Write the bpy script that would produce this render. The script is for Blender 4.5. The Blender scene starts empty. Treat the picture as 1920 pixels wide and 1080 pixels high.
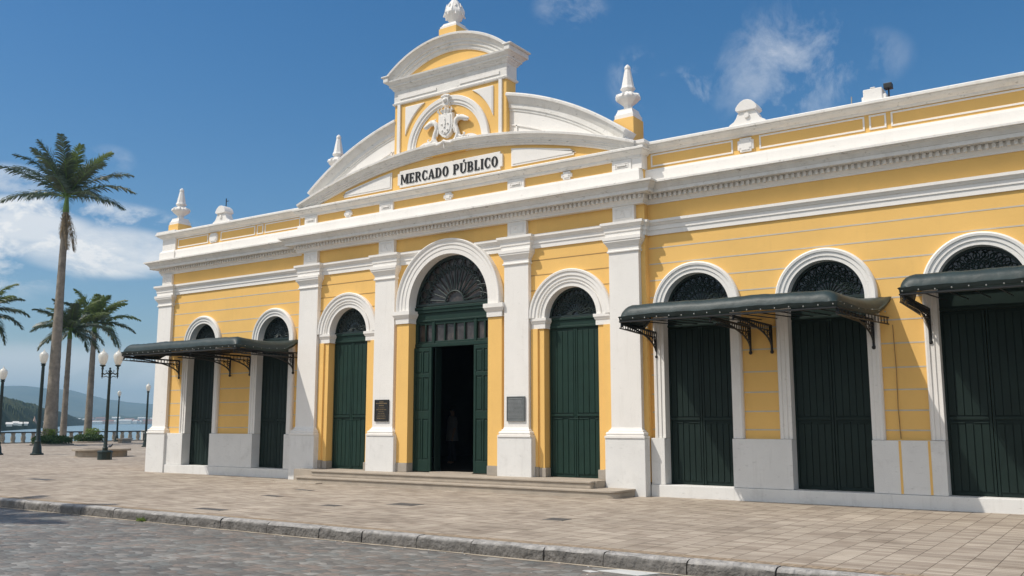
import bpy, bmesh, math, random
from mathutils import Vector, Matrix
random.seed(7)
R = math.radians
sc = bpy.context.scene
col = sc.collection
# ------------------------------------------------------------------ camera
cam_d = bpy.data.cameras.new('camera'); cam = bpy.data.objects.new('camera', cam_d); col.objects.link(cam)
PITCH = R(8.344); TH = R(55.64)
CAM = Vector((15.04, -19.0, 1.6))
fwd = Vector((-math.cos(TH)*math.cos(PITCH), math.sin(TH)*math.cos(PITCH), math.sin(PITCH)))
cam.location = CAM
cam.rotation_euler = fwd.to_track_quat('-Z', 'Y').to_euler()
cam_d.sensor_width = 36; cam_d.lens = 36*1725/1920
cam_d.clip_start = 0.1; cam_d.clip_end = 30000
sc.camera = cam
# ------------------------------------------------------------------ sun and sky
SUN = Vector((-0.48, -0.54, 1.0)).normalized()
sl = bpy.data.lights.new('sun', 'SUN'); sl.energy = 3.3; sl.angle = R(0.5); sl.color = (1.0, .94, .85)
so = bpy.data.objects.new('sun', sl); col.objects.link(so); so.location = (-40, -40, 80)
so.rotation_euler = SUN.to_track_quat('Z', 'Y').to_euler()
w = bpy.data.worlds.new('World'); sc.world = w; w.use_nodes = True
sc.view_settings.view_transform = 'Standard'; sc.view_settings.look = 'None'
sc.view_settings.exposure = 0.25; sc.view_settings.gamma = 1
def N(nt, t, **kw):
    n = nt.nodes.new(t)
    for k, v in kw.items():
        if k in n.inputs.keys() if isinstance(k, str) else False: n.inputs[k].default_value = v
        else: setattr(n, k, v)
    return n
def world_sky():
    nt = w.node_tree; nt.nodes.clear(); L = nt.links.new
    out = nt.nodes.new('ShaderNodeOutputWorld'); bg = nt.nodes.new('ShaderNodeBackground')
    sky = nt.nodes.new('ShaderNodeTexSky'); sky.sky_type = 'NISHITA'; sky.sun_disc = False
    sky.sun_elevation = math.asin(SUN.z); sky.sun_rotation = math.atan2(SUN.x, SUN.y)
    sky.air_density = 1.0; sky.dust_density = 1.0; sky.ozone_density = 2.2; sky.altitude = 0
    bg.inputs['Strength'].default_value = 0.090
    tc = nt.nodes.new('ShaderNodeTexCoord')
    def math_(op, a, b=None, clamp=False):
        m = nt.nodes.new('ShaderNodeMath'); m.operation = op; m.use_clamp = clamp
        for i, x in enumerate((a, b)):
            if x is None: continue
            if hasattr(x, 'type') and hasattr(x, 'links'): L(x, m.inputs[i])
            else: m.inputs[i].default_value = x
        return m.outputs[0]
    def mask(az, el, r_az, r_el, soft):
        # elliptical patch of sky round a compass direction
        c = Vector((math.cos(R(az))*math.cos(R(el)), math.sin(R(az))*math.cos(R(el)), math.sin(R(el))))
        s = Vector((-math.sin(R(az)), math.cos(R(az)), 0)); u = c.cross(s)*-1; u = s.cross(c)*-1
        def dot(v, k):
            d = nt.nodes.new('ShaderNodeVectorMath'); d.operation = 'DOT_PRODUCT'; L(tc.outputs['Generated'], d.inputs[0])
            d.inputs[1].default_value = v*k; return d.outputs['Value']
        a = dot(s, 1/math.sin(R(r_az))); b = math_('SUBTRACT', dot(c.cross(s), 1/math.sin(R(r_el))), 0.0)
        q = math_('ADD', math_('MULTIPLY', a, a), math_('MULTIPLY', b, b))
        front = math_('GREATER_THAN', dot(c, 1), 0.0)
        m = nt.nodes.new('ShaderNodeMapRange'); m.interpolation_type = 'SMOOTHSTEP'
        L(q, m.inputs['Value']); m.inputs['From Min'].default_value = 1.0; m.inputs['From Max'].default_value = 1.0-soft
        m.inputs['To Min'].default_value = 0; m.inputs['To Max'].default_value = 1
        return math_('MULTIPLY', m.outputs[0], front)
    def noise(scale, detail, rough, sx, sy, sz, rot, dist=0.0, lo=.45, hi=.7):
        mp = nt.nodes.new('ShaderNodeMapping'); L(tc.outputs['Generated'], mp.inputs[0])
        mp.inputs['Rotation'].default_value = rot; mp.inputs['Scale'].default_value = (sx, sy, sz)
        n = nt.nodes.new('ShaderNodeTexNoise'); L(mp.outputs[0], n.inputs['Vector'])
        n.inputs['Scale'].default_value = scale; n.inputs['Detail'].default_value = detail
        n.inputs['Roughness'].default_value = rough; n.inputs['Distortion'].default_value = dist
        m = nt.nodes.new('ShaderNodeMapRange'); L(n.outputs['Fac'], m.inputs['Value'])
        m.inputs['From Min'].default_value = lo; m.inputs['From Max'].default_value = hi
        return m.outputs[0]
    puffy = noise(13, 13, .62, 1, 1, 2.1, (0, 0, .4), .35, .42, .60)
    bank = noise(4, 9, .6, 1, 1, 2, (0, 0, 0), .3, .32, .50)
    wispy = noise(12, 14, .66, 1.3, 1, 1.2, (0.9, 0.4, 0.3), .35, .46, .80)
    tot = None
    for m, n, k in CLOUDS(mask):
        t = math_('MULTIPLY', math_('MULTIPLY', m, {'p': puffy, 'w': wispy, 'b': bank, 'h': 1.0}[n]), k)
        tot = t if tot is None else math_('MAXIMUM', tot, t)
    # pale band of thin haze cloud just above the sea horizon
    mix = nt.nodes.new('ShaderNodeMixRGB'); L(tot, mix.inputs[0]); 
    hs = nt.nodes.new('ShaderNodeHueSaturation'); hs.inputs['Saturation'].default_value = SKY_SAT; hs.inputs['Value'].default_value = 1.0
    L(sky.outputs[0], hs.inputs['Color']); L(hs.outputs[0], mix.inputs[1])
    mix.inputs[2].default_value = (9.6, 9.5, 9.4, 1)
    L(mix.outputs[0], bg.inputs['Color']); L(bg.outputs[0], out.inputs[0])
SKY_SAT = 1.44
def pix_dir(u, v):   # compass azimuth / elevation of a sky patch
    r_ = Vector((math.sin(TH), math.cos(TH), 0)); up = r_.cross(fwd)
    d = (fwd*1725 + r_*(u-960) + up*(540-v)).normalized()
    return math.degrees(math.atan2(d.y, d.x)), math.degrees(math.asin(d.z))
def CLOUDS(mask):
    out = []
    for u, v, ra, re, soft, kind, k in ((140, 445, 8.5, 2.5, .5, 'p', 1), (-260, 450, 12, 3.6, .7, 'p', .9), (200, 470, 5.5, 1.7, .8, 'b', .85), (50, 425, 4.5, 1.2, .8, 'b', .8),
                                     (60, 700, 16, 2.0, .95, 'b', .75), (150, 760, 30, 4.0, .95, 'h', .60), (20, 335, 2.4, 1.0, .9, 'p', .45), (205, 300, 1.6, 1.0, .9, 'w', .5),
                                     (1480, 130, 5.6, 4.6, .95, 'w', .55), (1295, 165, 1.9, 1.6, .9, 'w', .6), (1195, 150, 2.1, 2.2, .9, 'w', .5),
                                     (1070, 15, 2.6, 1.6, .9, 'w', .5), (1620, 110, 3, 2, .9, 'w', .3)):
        az, el = pix_dir(u, v); out.append((mask(az, el, ra, re, soft), kind, k))
    for az, el, ra, re in ((40, 30, 30, 12), (-90, 26, 75, 22), (-150, 40, 40, 22), (-40, 45, 40, 24)):  # cloud banks outside the view, enlarged to add neutral fill light
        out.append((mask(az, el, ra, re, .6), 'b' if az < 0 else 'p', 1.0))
    return out
world_sky()

# ------------------------------------------------------------------ materials
M = {}
def mat(name, base, rough=.8, var=.06, vscale=1.5, bump=0., bscale=40, stain=0., stain_col=(.12, .11, .09), spec=.3, metal=0., streak=0., transl=0., fleck=0.):
    m = bpy.data.materials.new(name); m.use_nodes = True; nt = m.node_tree; L = nt.links.new
    p = nt.nodes['Principled BSDF']; p.inputs['Roughness'].default_value = rough
    p.inputs['Specular IOR Level'].default_value = spec; p.inputs['Metallic'].default_value = metal
    tc = nt.nodes.new('ShaderNodeTexCoord')
    n = nt.nodes.new('ShaderNodeTexNoise'); n.inputs['Scale'].default_value = vscale; n.inputs['Detail'].default_value = 6
    n.inputs['Roughness'].default_value = .6
    L(tc.outputs['Object'], n.inputs['Vector'])
    cr = nt.nodes.new('ShaderNodeMixRGB')
    mr = nt.nodes.new('ShaderNodeMapRange'); L(n.outputs['Fac'], mr.inputs['Value']); mr.inputs['From Min'].default_value = .3; mr.inputs['From Max'].default_value = .7
    L(mr.outputs[0], cr.inputs[0])
    cr.inputs[1].default_value = tuple(c*(1-var) for c in base)+(1,); cr.inputs[2].default_value = tuple(min(1, c*(1+var)) for c in base)+(1,)
    cur = cr.outputs[0]
    def layer(sx, sy, sz, scale, lo, hi, amt, c):
        nonlocal cur
        mp = nt.nodes.new('ShaderNodeMapping'); mp.inputs['Scale'].default_value = (sx, sy, sz); L(tc.outputs['Object'], mp.inputs[0])
        q = nt.nodes.new('ShaderNodeTexNoise'); q.inputs['Scale'].default_value = scale; q.inputs['Detail'].default_value = 8; q.inputs['Roughness'].default_value = .68
        L(mp.outputs[0], q.inputs['Vector'])
        r = nt.nodes.new('ShaderNodeMapRange'); L(q.outputs['Fac'], r.inputs['Value']); r.inputs['From Min'].default_value = lo; r.inputs['From Max'].default_value = hi
        r.inputs['To Max'].default_value = amt
        x = nt.nodes.new('ShaderNodeMixRGB'); L(r.outputs[0], x.inputs[0]); L(cur, x.inputs[1]); x.inputs[2].default_value = c+(1,); cur = x.outputs[0]
    if stain: layer(1, 1, 1, 2.2, .55, .85, stain, stain_col)
    if streak: layer(7, 7, .6, 1.3, .55, .8, streak, stain_col)
    if fleck: layer(.8, .8, 2.2, 8, .60, .72, fleck, (.16, .145, .12))
    L(cur, p.inputs['Base Color'])
    if bump:
        b = nt.nodes.new('ShaderNodeBump'); b.inputs['Strength'].default_value = bump; b.inputs['Distance'].default_value = .02
        q = nt.nodes.new('ShaderNodeTexNoise'); q.inputs['Scale'].default_value = bscale; q.inputs['Detail'].default_value = 5; L(tc.outputs['Object'], q.inputs['Vector'])
        L(q.outputs['Fac'], b.inputs['Height']); L(b.outputs[0], p.inputs['Normal'])
    if transl:
        out = nt.nodes['Material Output']; t = nt.nodes.new('ShaderNodeBsdfTranslucent'); t.inputs[0].default_value = tuple(min(1, c*1.6) for c in base)+(1,)
        a = nt.nodes.new('ShaderNodeMixShader'); a.inputs[0].default_value = transl; L(p.outputs[0], a.inputs[1]); L(t.outputs[0], a.inputs[2]); L(a.outputs[0], out.inputs[0])
    M[name] = m; return m
mat('yellow_plaster', (.83, .515, .165), .85, .05, .8, .12, 25, .34, (.64, .40, .15), streak=.32)
mat('white_plaster', (.82, .79, .745), .8, .03, 1.2, .10, 30, .16, (.50, .46, .40), streak=.22, fleck=.22)
mat('white_cornice', (.77, .745, .70), .85, .06, 3, .2, 30, .5, (.40, .36, .30), streak=.35, fleck=.75)
mat('white_plinth', (.74, .73, .705), .85, .04, 2, .15, 30, .5, (.40, .38, .35), streak=.3, fleck=.35)
mat('joint_grey', (.56, .50, .41), .9, .1, 6)
mat('joint_brown', (.36, .22, .09), .9, .1, 6)
mat('dark_green', (.0095, .031, .0225), .5, .12, 3, .05, 12, spec=.28)
mat('shutter_green', (.008, .019, .0155), .55, .15, 3, .05, 12, .25, (.02, .035, .03), spec=.25)
mat('iron_green', (.008, .021, .018), .45, .1, 5, spec=.5)
mat('iron_black', (.010, .011, .012), .45, .1, 5, spec=.5)
mat('canvas_green', (.020, .037, .038), .50, .22, 3, .5, 5, .35, (.045, .07, .068), spec=.4)
mat('stud', (.55, .55, .52), .35, .02, 3, metal=.8)
mat('stone_grey', (.36, .32, .27), .85, .12, 5, .3, 30, .4, (.14, .12, .10))
mat('step_stone', (.40, .345, .28), .85, .10, 3, .3, 30, .35, (.18, .15, .12), streak=0)
mat('letter_black', (.018, .017, .016), .5, .1, 9)
mat('plaque_black', (.016, .014, .012), .35, .2, 8, spec=.5)
mat('plaque_gold', (.22, .16, .09), .5, .2, 8)
mat('plaque_steel', (.13, .14, .14), .4, .15, 8, spec=.5)
mat('plaque_pale', (.33, .34, .34), .4, .1, 8)
mat('trunk', (.25, .215, .175), .9, .3, 2.6, 1.2, 11, .7, (.12, .10, .08))
mat('crownshaft', (.12, .20, .05), .6, .2, 4)
mat('frond_green', (.062, .088, .046), .42, .4, 1.3, spec=.6, transl=.16)
mat('frond_bright', (.110, .150, .045), .5, .3, 1.3, spec=.4, transl=.3)
mat('frond_dead', (.22, .16, .09), .8, .3, 2)
mat('leaf_low', (.045, .090, .025), .55, .35, 4, transl=.2)
mat('leaf_bright', (.14, .20, .04), .55, .3, 4, transl=.3)
mat('lamp_glass', (.80, .78, .70), .25, .03, 4, spec=.5, transl=.35)
mat('bench_concrete', (.36, .31, .25), .9, .12, 3, .4, 20, .5, (.13, .11, .09))
mat('baluster_stone', (.36, .32, .26), .9, .1, 4, .3, 20, .4, (.2, .18, .15))
mat('rail_dark', (.030, .036, .036), .5, .1, 4)
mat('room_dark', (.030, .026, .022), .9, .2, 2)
mat('roof_tile', (.30, .13, .07), .85, .2, 3)
mat('kerb_stone', (.33, .315, .295), .9, .38, 7, 2.2, 18, .7, (.075, .07, .065))
mat('cover_iron', (.10, .095, .09), .6, .2, 12, .6, 60)
mat('road_paint', (.60, .60, .57), .8, .06, 3, .2, 20, .35, (.25, .24, .22))
mat('wall_pale', (.75, .72, .66), .85, .05, .5)
mat('wall_pink', (.62, .40, .30), .85, .05, .5)
mat('skin', (.28, .16, .10), .6, .05, 4)
mat('shirt', (.20, .19, .18), .85, .05, 6)
mat('trouser', (.03, .03, .035), .9, .05, 6)
mat('hair', (.015, .012, .01), .7, .05, 6)
mat('feather', (.07, .075, .09), .7, .2, 20)
mat('bin_metal', (.05, .045, .04), .5, .2, 6)
mat('glass_dark', (.018, .018, .020), .08, .3, 3, spec=.6)
mat('pane_glass', (.058, .050, .048), .16, .5, 3, .04, 4, .7, (.19, .15, .12), spec=.5)  # brownish reflections of the panes are put into the colour

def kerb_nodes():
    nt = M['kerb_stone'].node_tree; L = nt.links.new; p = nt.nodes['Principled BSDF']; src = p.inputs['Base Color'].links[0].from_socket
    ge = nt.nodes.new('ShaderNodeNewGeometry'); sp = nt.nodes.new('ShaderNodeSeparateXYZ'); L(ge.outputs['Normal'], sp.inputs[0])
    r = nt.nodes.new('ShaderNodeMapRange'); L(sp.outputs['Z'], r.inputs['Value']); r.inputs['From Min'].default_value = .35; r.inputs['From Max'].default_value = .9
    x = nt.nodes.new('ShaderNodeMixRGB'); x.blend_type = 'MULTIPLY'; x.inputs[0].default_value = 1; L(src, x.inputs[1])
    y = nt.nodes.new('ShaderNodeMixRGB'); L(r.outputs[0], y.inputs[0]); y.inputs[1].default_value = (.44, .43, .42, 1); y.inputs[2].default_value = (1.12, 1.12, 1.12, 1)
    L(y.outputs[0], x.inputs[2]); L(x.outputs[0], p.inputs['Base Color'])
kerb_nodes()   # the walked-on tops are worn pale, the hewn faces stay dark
# fanlight backing: smoky glass, its brown mottling painted in for reflections
def ground_mats():
    # plaza: small pavers set in files that run away from the kerb
    m = bpy.data.materials.new('plaza_paving'); m.use_nodes = True; nt = m.node_tree; L = nt.links.new
    p = nt.nodes['Principled BSDF']; p.inputs['Roughness'].default_value = .85; p.inputs['Specular IOR Level'].default_value = .25
    tc = nt.nodes.new('ShaderNodeTexCoord')
    def brick(bw, rh, off, mort, c1, c2, mc, scale=1, bias=0):
        b = nt.nodes.new('ShaderNodeTexBrick'); L(tc.outputs['Object'], b.inputs['Vector'])
        b.inputs['Scale'].default_value = 1; b.inputs['Brick Width'].default_value = bw; b.inputs['Row Height'].default_value = rh
        b.offset = off; b.offset_frequency = 2; b.inputs['Mortar Size'].default_value = mort; b.inputs['Mortar Smooth'].default_value = .3
        b.inputs['Bias'].default_value = bias
        b.inputs['Color1'].default_value = c1+(1,); b.inputs['Color2'].default_value = c2+(1,); b.inputs['Mortar'].default_value = mc+(1,); return b
    b1 = brick(.30, .12, 0, .004, (.505, .44, .36), (.305, .25, .20), (.22, .18, .14), bias=-.30)
    b2 = brick(.30, .60, 0, .006, (1, 1, 1), (.86, .85, .85), (.42, .40, .38))
    b3 = brick(.60, .36, .5, .0, (1.04, 1.03, 1.02), (.90, .89, .88), (1, 1, 1))
    mul = nt.nodes.new('ShaderNodeMixRGB'); mul.blend_type = 'MULTIPLY'; mul.inputs[0].default_value = 1; L(b1.outputs[0], mul.inputs[1]); L(b2.outputs[0], mul.inputs[2])
    mul3 = nt.nodes.new('ShaderNodeMixRGB'); mul3.blend_type = 'MULTIPLY'; mul3.inputs[0].default_value = 1; L(mul.outputs[0], mul3.inputs[1]); L(b3.outputs[0], mul3.inputs[2])
    def nz(s, d, lo, hi, dark, src, sx=1, sy=1, sz=1):
        mp = nt.nodes.new('ShaderNodeMapping'); mp.inputs['Scale'].default_value = (sx, sy, sz); L(tc.outputs['Object'], mp.inputs[0])
        n = nt.nodes.new('ShaderNodeTexNoise'); n.inputs['Scale'].default_value = s; n.inputs['Detail'].default_value = d; L(mp.outputs[0], n.inputs['Vector'])
        r = nt.nodes.new('ShaderNodeMapRange'); L(n.outputs['Fac'], r.inputs['Value']); r.inputs['From Min'].default_value = lo; r.inputs['From Max'].default_value = hi
        x = nt.nodes.new('ShaderNodeMixRGB'); x.blend_type = 'MULTIPLY'; L(r.outputs[0], x.inputs[0]); L(src, x.inputs[1]); x.inputs[2].default_value = dark+(1,); return x.outputs[0], n
    c, _ = nz(.35, 5, .45, .75, (.80, .79, .78), mul3.outputs[0])
    c, _ = nz(2.2, 8, .52, .8, (.70, .68, .66), c)
    c, n3 = nz(60, 4, .5, .8, (.80, .80, .80), c)
    c, n4 = nz(1.1, 3, .60, .68, (.72, .69, .66), c, .5, 6, 1)
    L(c, p.inputs['Base Color'])
    bp = nt.nodes.new('ShaderNodeBump'); bp.inputs['Strength'].default_value = .35; bp.inputs['Distance'].default_value = .01
    L(b1.outputs['Fac'], bp.inputs['Height']); bp.invert = True; L(bp.outputs[0], p.inputs['Normal']); M['plaza'] = m
    # road: worn stone setts
    m = bpy.data.materials.new('road_setts'); m.use_nodes = True; nt = m.node_tree; L = nt.links.new
    p = nt.nodes['Principled BSDF']; p.inputs['Roughness'].default_value = .62; p.inputs['Specular IOR Level'].default_value = .4
    tc = nt.nodes.new('ShaderNodeTexCoord')
    nn = nt.nodes.new('ShaderNodeTexNoise'); nn.inputs['Scale'].default_value = 3.5; nn.inputs['Detail'].default_value = 3; L(tc.outputs['Object'], nn.inputs['Vector'])
    va = nt.nodes.new('ShaderNodeVectorMath'); va.operation = 'MULTIPLY_ADD'; L(nn.outputs['Color'], va.inputs[0]); va.inputs[1].default_value = (.10, .10, 0); L(tc.outputs['Object'], va.inputs[2])
    mp = nt.nodes.new('ShaderNodeMapping'); mp.inputs['Scale'].default_value = (1, 1.5, 1); mp.inputs['Rotation'].default_value = (0, 0, .1); L(va.outputs[0], mp.inputs[0])
    vo = nt.nodes.new('ShaderNodeTexVoronoi'); vo.inputs['Scale'].default_value = 5.2; vo.inputs['Randomness'].default_value = .55; L(mp.outputs[0], vo.inputs['Vector'])
    ve = nt.nodes.new('ShaderNodeTexVoronoi'); ve.feature = 'DISTANCE_TO_EDGE'; ve.inputs['Scale'].default_value = 5.2; ve.inputs['Randomness'].default_value = .55; L(mp.outputs[0], ve.inputs['Vector'])
    ramp = nt.nodes.new('ShaderNodeValToRGB'); sp = nt.nodes.new('ShaderNodeSeparateColor'); L(vo.outputs['Color'], sp.inputs[0]); L(sp.outputs[0], ramp.inputs[0])
    e = ramp.color_ramp.elements; e[0].color = (.125, .117, .106, 1); e[1].color = (.275, .258, .232, 1)
    x = e.new(.35); x.color = (.18, .168, .148, 1); x = e.new(.55); x.color = (.22, .18, .15, 1); x = e.new(.75); x.color = (.155, .16, .148, 1)
    er = nt.nodes.new('ShaderNodeMapRange'); L(ve.outputs['Distance'], er.inputs['Value']); er.inputs['From Max'].default_value = .09; er.inputs['To Min'].default_value = .62
    mx = nt.nodes.new('ShaderNodeMixRGB'); mx.blend_type = 'MULTIPLY'; mx.inputs[0].default_value = 1; L(ramp.outputs[0], mx.inputs[1]); L(er.outputs[0], mx.inputs[2])
    n2 = nt.nodes.new('ShaderNodeTexNoise'); n2.inputs['Scale'].default_value = .8; n2.inputs['Detail'].default_value = 7; L(tc.outputs['Object'], n2.inputs['Vector'])
    r2 = nt.nodes.new('ShaderNodeMapRange'); L(n2.outputs['Fac'], r2.inputs['Value']); r2.inputs['From Min'].default_value = .3; r2.inputs['From Max'].default_value = .7; r2.inputs['To Min'].default_value = .8; r2.inputs['To Max'].default_value = 1.25
    m3 = nt.nodes.new('ShaderNodeMixRGB'); m3.blend_type = 'MULTIPLY'; m3.inputs[0].default_value = 1; L(mx.outputs[0], m3.inputs[1]); L(r2.outputs[0], m3.inputs[2])
    L(m3.outputs[0], p.inputs['Base Color'])
    bp = nt.nodes.new('ShaderNodeBump'); bp.inputs['Strength'].default_value = .8; bp.inputs['Distance'].default_value = .025
    L(ve.outputs['Distance'], bp.inputs['Height']); L(bp.outputs[0], p.inputs['Normal']); M['road'] = m
    # sea
    m = bpy.data.materials.new('sea_water'); m.use_nodes = True; nt = m.node_tree; L = nt.links.new
    p = nt.nodes['Principled BSDF']; p.inputs['Base Color'].default_value = (.20, .29, .32, 1); p.inputs['Roughness'].default_value = .28
    tc = nt.nodes.new('ShaderNodeTexCoord'); n = nt.nodes.new('ShaderNodeTexNoise'); n.inputs['Scale'].default_value = .6; n.inputs['Detail'].default_value = 6; L(tc.outputs['Object'], n.inputs['Vector'])
    bp = nt.nodes.new('ShaderNodeBump'); bp.inputs['Strength'].default_value = .6; bp.inputs['Distance'].default_value = .3; L(n.outputs['Fac'], bp.inputs['Height']); L(bp.outputs[0], p.inputs['Normal']); M['sea'] = m
    # forested slopes
    for nm, a, b, s in (('forest_near', (.020, .036, .013), (.075, .080, .035), .045), ('forest_far', (.030, .050, .030), (.10, .11, .07), .006)):
        m = bpy.data.materials.new(nm); m.use_nodes = True; nt = m.node_tree; L = nt.links.new
        p = nt.nodes['Principled BSDF']; p.inputs['Roughness'].default_value = .95; p.inputs['Specular IOR Level'].default_value = .05
        tc = nt.nodes.new('ShaderNodeTexCoord'); n = nt.nodes.new('ShaderNodeTexNoise'); n.inputs['Scale'].default_value = s; n.inputs['Detail'].default_value = 10; n.inputs['Roughness'].default_value = .7
        L(tc.outputs['Object'], n.inputs['Vector']); r = nt.nodes.new('ShaderNodeValToRGB'); L(n.outputs['Fac'], r.inputs[0])
        r.color_ramp.elements[0].position = .4; r.color_ramp.elements[1].position = .65
        r.color_ramp.elements[0].color = a+(1,); r.color_ramp.elements[1].color = b+(1,); L(r.outputs[0], p.inputs['Base Color']); M[nm] = m
ground_mats()

# ------------------------------------------------------------------ mesh helpers
class MB:
    def __init__(s): s.v = []; s.f = []
    def add(s, vs, fs):
        o = len(s.v); s.v += [tuple(v) for v in vs]; s.f += [tuple(i+o for i in f) for f in fs]; return s
    def box(s, x0, x1, y0, y1, z0, z1):
        v = [(x, y, z) for z in (z0, z1) for y in (y0, y1) for x in (x0, x1)]
        return s.add(v, [(0, 2, 3, 1), (4, 5, 7, 6), (0, 1, 5, 4), (2, 6, 7, 3), (0, 4, 6, 2), (1, 3, 7, 5)])
    def prism(s, poly, y0, y1):          # xz polygon pushed from y0 to y1
        n = len(poly); v = [(x, y0, z) for x, z in poly]+[(x, y1, z) for x, z in poly]
        return s.add(v, [tuple(range(n)), tuple(range(2*n-1, n-1, -1))]+[(i, i+n, (i+1) % n+n, (i+1) % n) for i in range(n)])
    def slab(s, poly, z0, z1):           # xy polygon pushed from z0 to z1
        n = len(poly); v = [(x, y, z0) for x, y in poly]+[(x, y, z1) for x, y in poly]
        return s.add(v, [tuple(range(n-1, -1, -1)), tuple(range(n, 2*n))]+[(i, (i+1) % n, (i+1) % n+n, i+n) for i in range(n)])
    def skin(s, rings, closed=True, caps=True):
        n = len(rings[0]); fs = []
        for k in range(len(rings)-1):
            for i in range(n if closed else n-1):
                j = (i+1) % n; fs.append((k*n+i, k*n+j, (k+1)*n+j, (k+1)*n+i))
        if caps and closed: fs += [tuple(range(n-1, -1, -1)), tuple(range((len(rings)-1)*n, len(rings)*n))]
        return s.add([p for r in rings for p in r], fs)
    def sweep(s, path, prof):            # plan path [(x,y)], profile [(d outward right of travel, z)], mitred
        rings = []
        P = [Vector(p) for p in path]
        for i, p in enumerate(P):
            d0 = (p-P[i-1]).normalized() if i else None; d1 = (P[i+1]-p).normalized() if i < len(P)-1 else None
            n0 = Vector((d0.y, -d0.x)) if d0 else None; n1 = Vector((d1.y, -d1.x)) if d1 else None
            if n0 is None: m = n1
            elif n1 is None: m = n0
            else:
                m = (n0+n1).normalized(); m = m/max(.2, m.dot(n0))
            rings.append([(p.x+m.x*d, p.y+m.y*d, z) for d, z in prof])
        return s.skin(rings)
    def arch(s, xc, hw, z0, zs, sec, n=40, jamb=True):   # section (r outward from inner edge, y) swept round an arched opening
        path = []
        if jamb: path.append((xc-hw, z0, -1, 0))
        for i in range(n+1):
            a = math.pi*(1-i/n); path.append((xc+hw*math.cos(a), zs+hw*math.sin(a), math.cos(a), math.sin(a)))
        if jamb: path.append((xc+hw, z0, 1, 0))
        return s.skin([[(x+nx*r, y, z+nz*r) for r, y in sec] for x, z, nx, nz in path])
    def arc(s, xc, zc, rad, a0, a1, sec, n=48):
        rings = []
        for i in range(n+1):
            a = a0+(a1-a0)*i/n; rings.append([(xc+(rad+r)*math.sin(a), y, zc+(rad+r)*math.cos(a)) for r, y in sec])
        return s.skin(rings)
    def lathe(s, prof, cx=0, cy=0, n=16, sq=False, rot=0):
        rings = []
        for r, z in prof:
            rr = r*math.sqrt(2) if sq else r
            rings.append([(cx+rr*math.cos(2*math.pi*i/n+rot), cy+rr*math.sin(2*math.pi*i/n+rot), z) for i in range(n)])
        return s.skin(rings)
    def tube(s, pts, r, n=6, r1=None):
        P = [Vector(p) for p in pts]; rings = []; prev = None
        for i, p in enumerate(P):
            t = (P[min(i+1, len(P)-1)]-P[max(i-1, 0)])
            if t.length < 1e-7: t = Vector((0, 0, 1))
            t.normalize()
            a = prev-t*prev.dot(t) if prev else (t.cross(Vector((0, 1, 0))) if abs(t.y) < .9 else t.cross(Vector((1, 0, 0))))
            if a.length < 1e-6: a = t.orthogonal()
            a.normalize(); prev = a; b = t.cross(a)
            q = r[i] if isinstance(r, (list, tuple)) else (r if r1 is None else r+(r1-r)*i/(len(P)-1))
            rings.append([p+a*(q*math.cos(2*math.pi*k/n))+b*(q*math.sin(2*math.pi*k/n)) for k in range(n)])
        return s.skin(rings)
    def ball(s, c, r, n=10, sz=1, sx=1, sy=1):
        rings = []
        for i in range(1, n//2+2):
            a = math.pi*(i-.5)/(n//2+1); rings.append([(c[0]+sx*r*math.sin(a)*math.cos(2*math.pi*k/n), c[1]+sy*r*math.sin(a)*math.sin(2*math.pi*k/n), c[2]+sz*r*math.cos(a)) for k in range(n)])
        return s.skin(rings)
    def shift(s, dx, dy=0, dz=0): s.v = [(x+dx, y+dy, z+dz) for x, y, z in s.v]; return s
    def build(s, name, m, parent=None, smooth=False, bevel=0, fixn=True):
        me = bpy.data.meshes.new(name); me.from_pydata(s.v, [], s.f)
        if fixn:
            bm = bmesh.new(); bm.from_mesh(me); bmesh.ops.recalc_face_normals(bm, faces=bm.faces); bm.to_mesh(me); bm.free()
        me.materials.append(M[m]); o = bpy.data.objects.new(name, me); col.objects.link(o)
        if parent:
            o.parent = parent; pl = Vector((0, 0, 0)); q = parent; root = parent
            while q: pl += Vector(q.location); root = q; q = q.parent
            if not root.get('base'): pl = Vector((0, 0, 0))
            if any(abs(c) > 1e-9 for c in pl): o.location = -pl   # geometry is written in world coordinates, the empty sits at the base
        if smooth:
            for p in me.polygons: p.use_smooth = True
            me.set_sharp_from_angle(angle=R(38))
        if bevel:
            b = o.modifiers.new('bevel', 'BEVEL'); b.width = bevel; b.segments = 2; b.limit_method = 'ANGLE'
        return o
def tag(o, label=None, cat=None, group=None, kind=None):
    for k, v in (('label', label), ('category', cat), ('group', group), ('kind', kind)):
        if v: o[k] = v
    return o
def empty(name, loc=(0, 0, 0), rz=0, world=False):
    o = bpy.data.objects.new(name, None); col.objects.link(o); o.location = loc; o.rotation_euler = (0, 0, rz); o.empty_display_size = .2
    if world: o['base'] = 1
    return o
def copy_tree(o, parent=None):
    c = o.copy(); col.objects.link(c); c.parent = parent
    for ch in list(o.children): copy_tree(ch, c)
    return c
def structure(o): o['kind'] = 'structure'; return o

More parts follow.
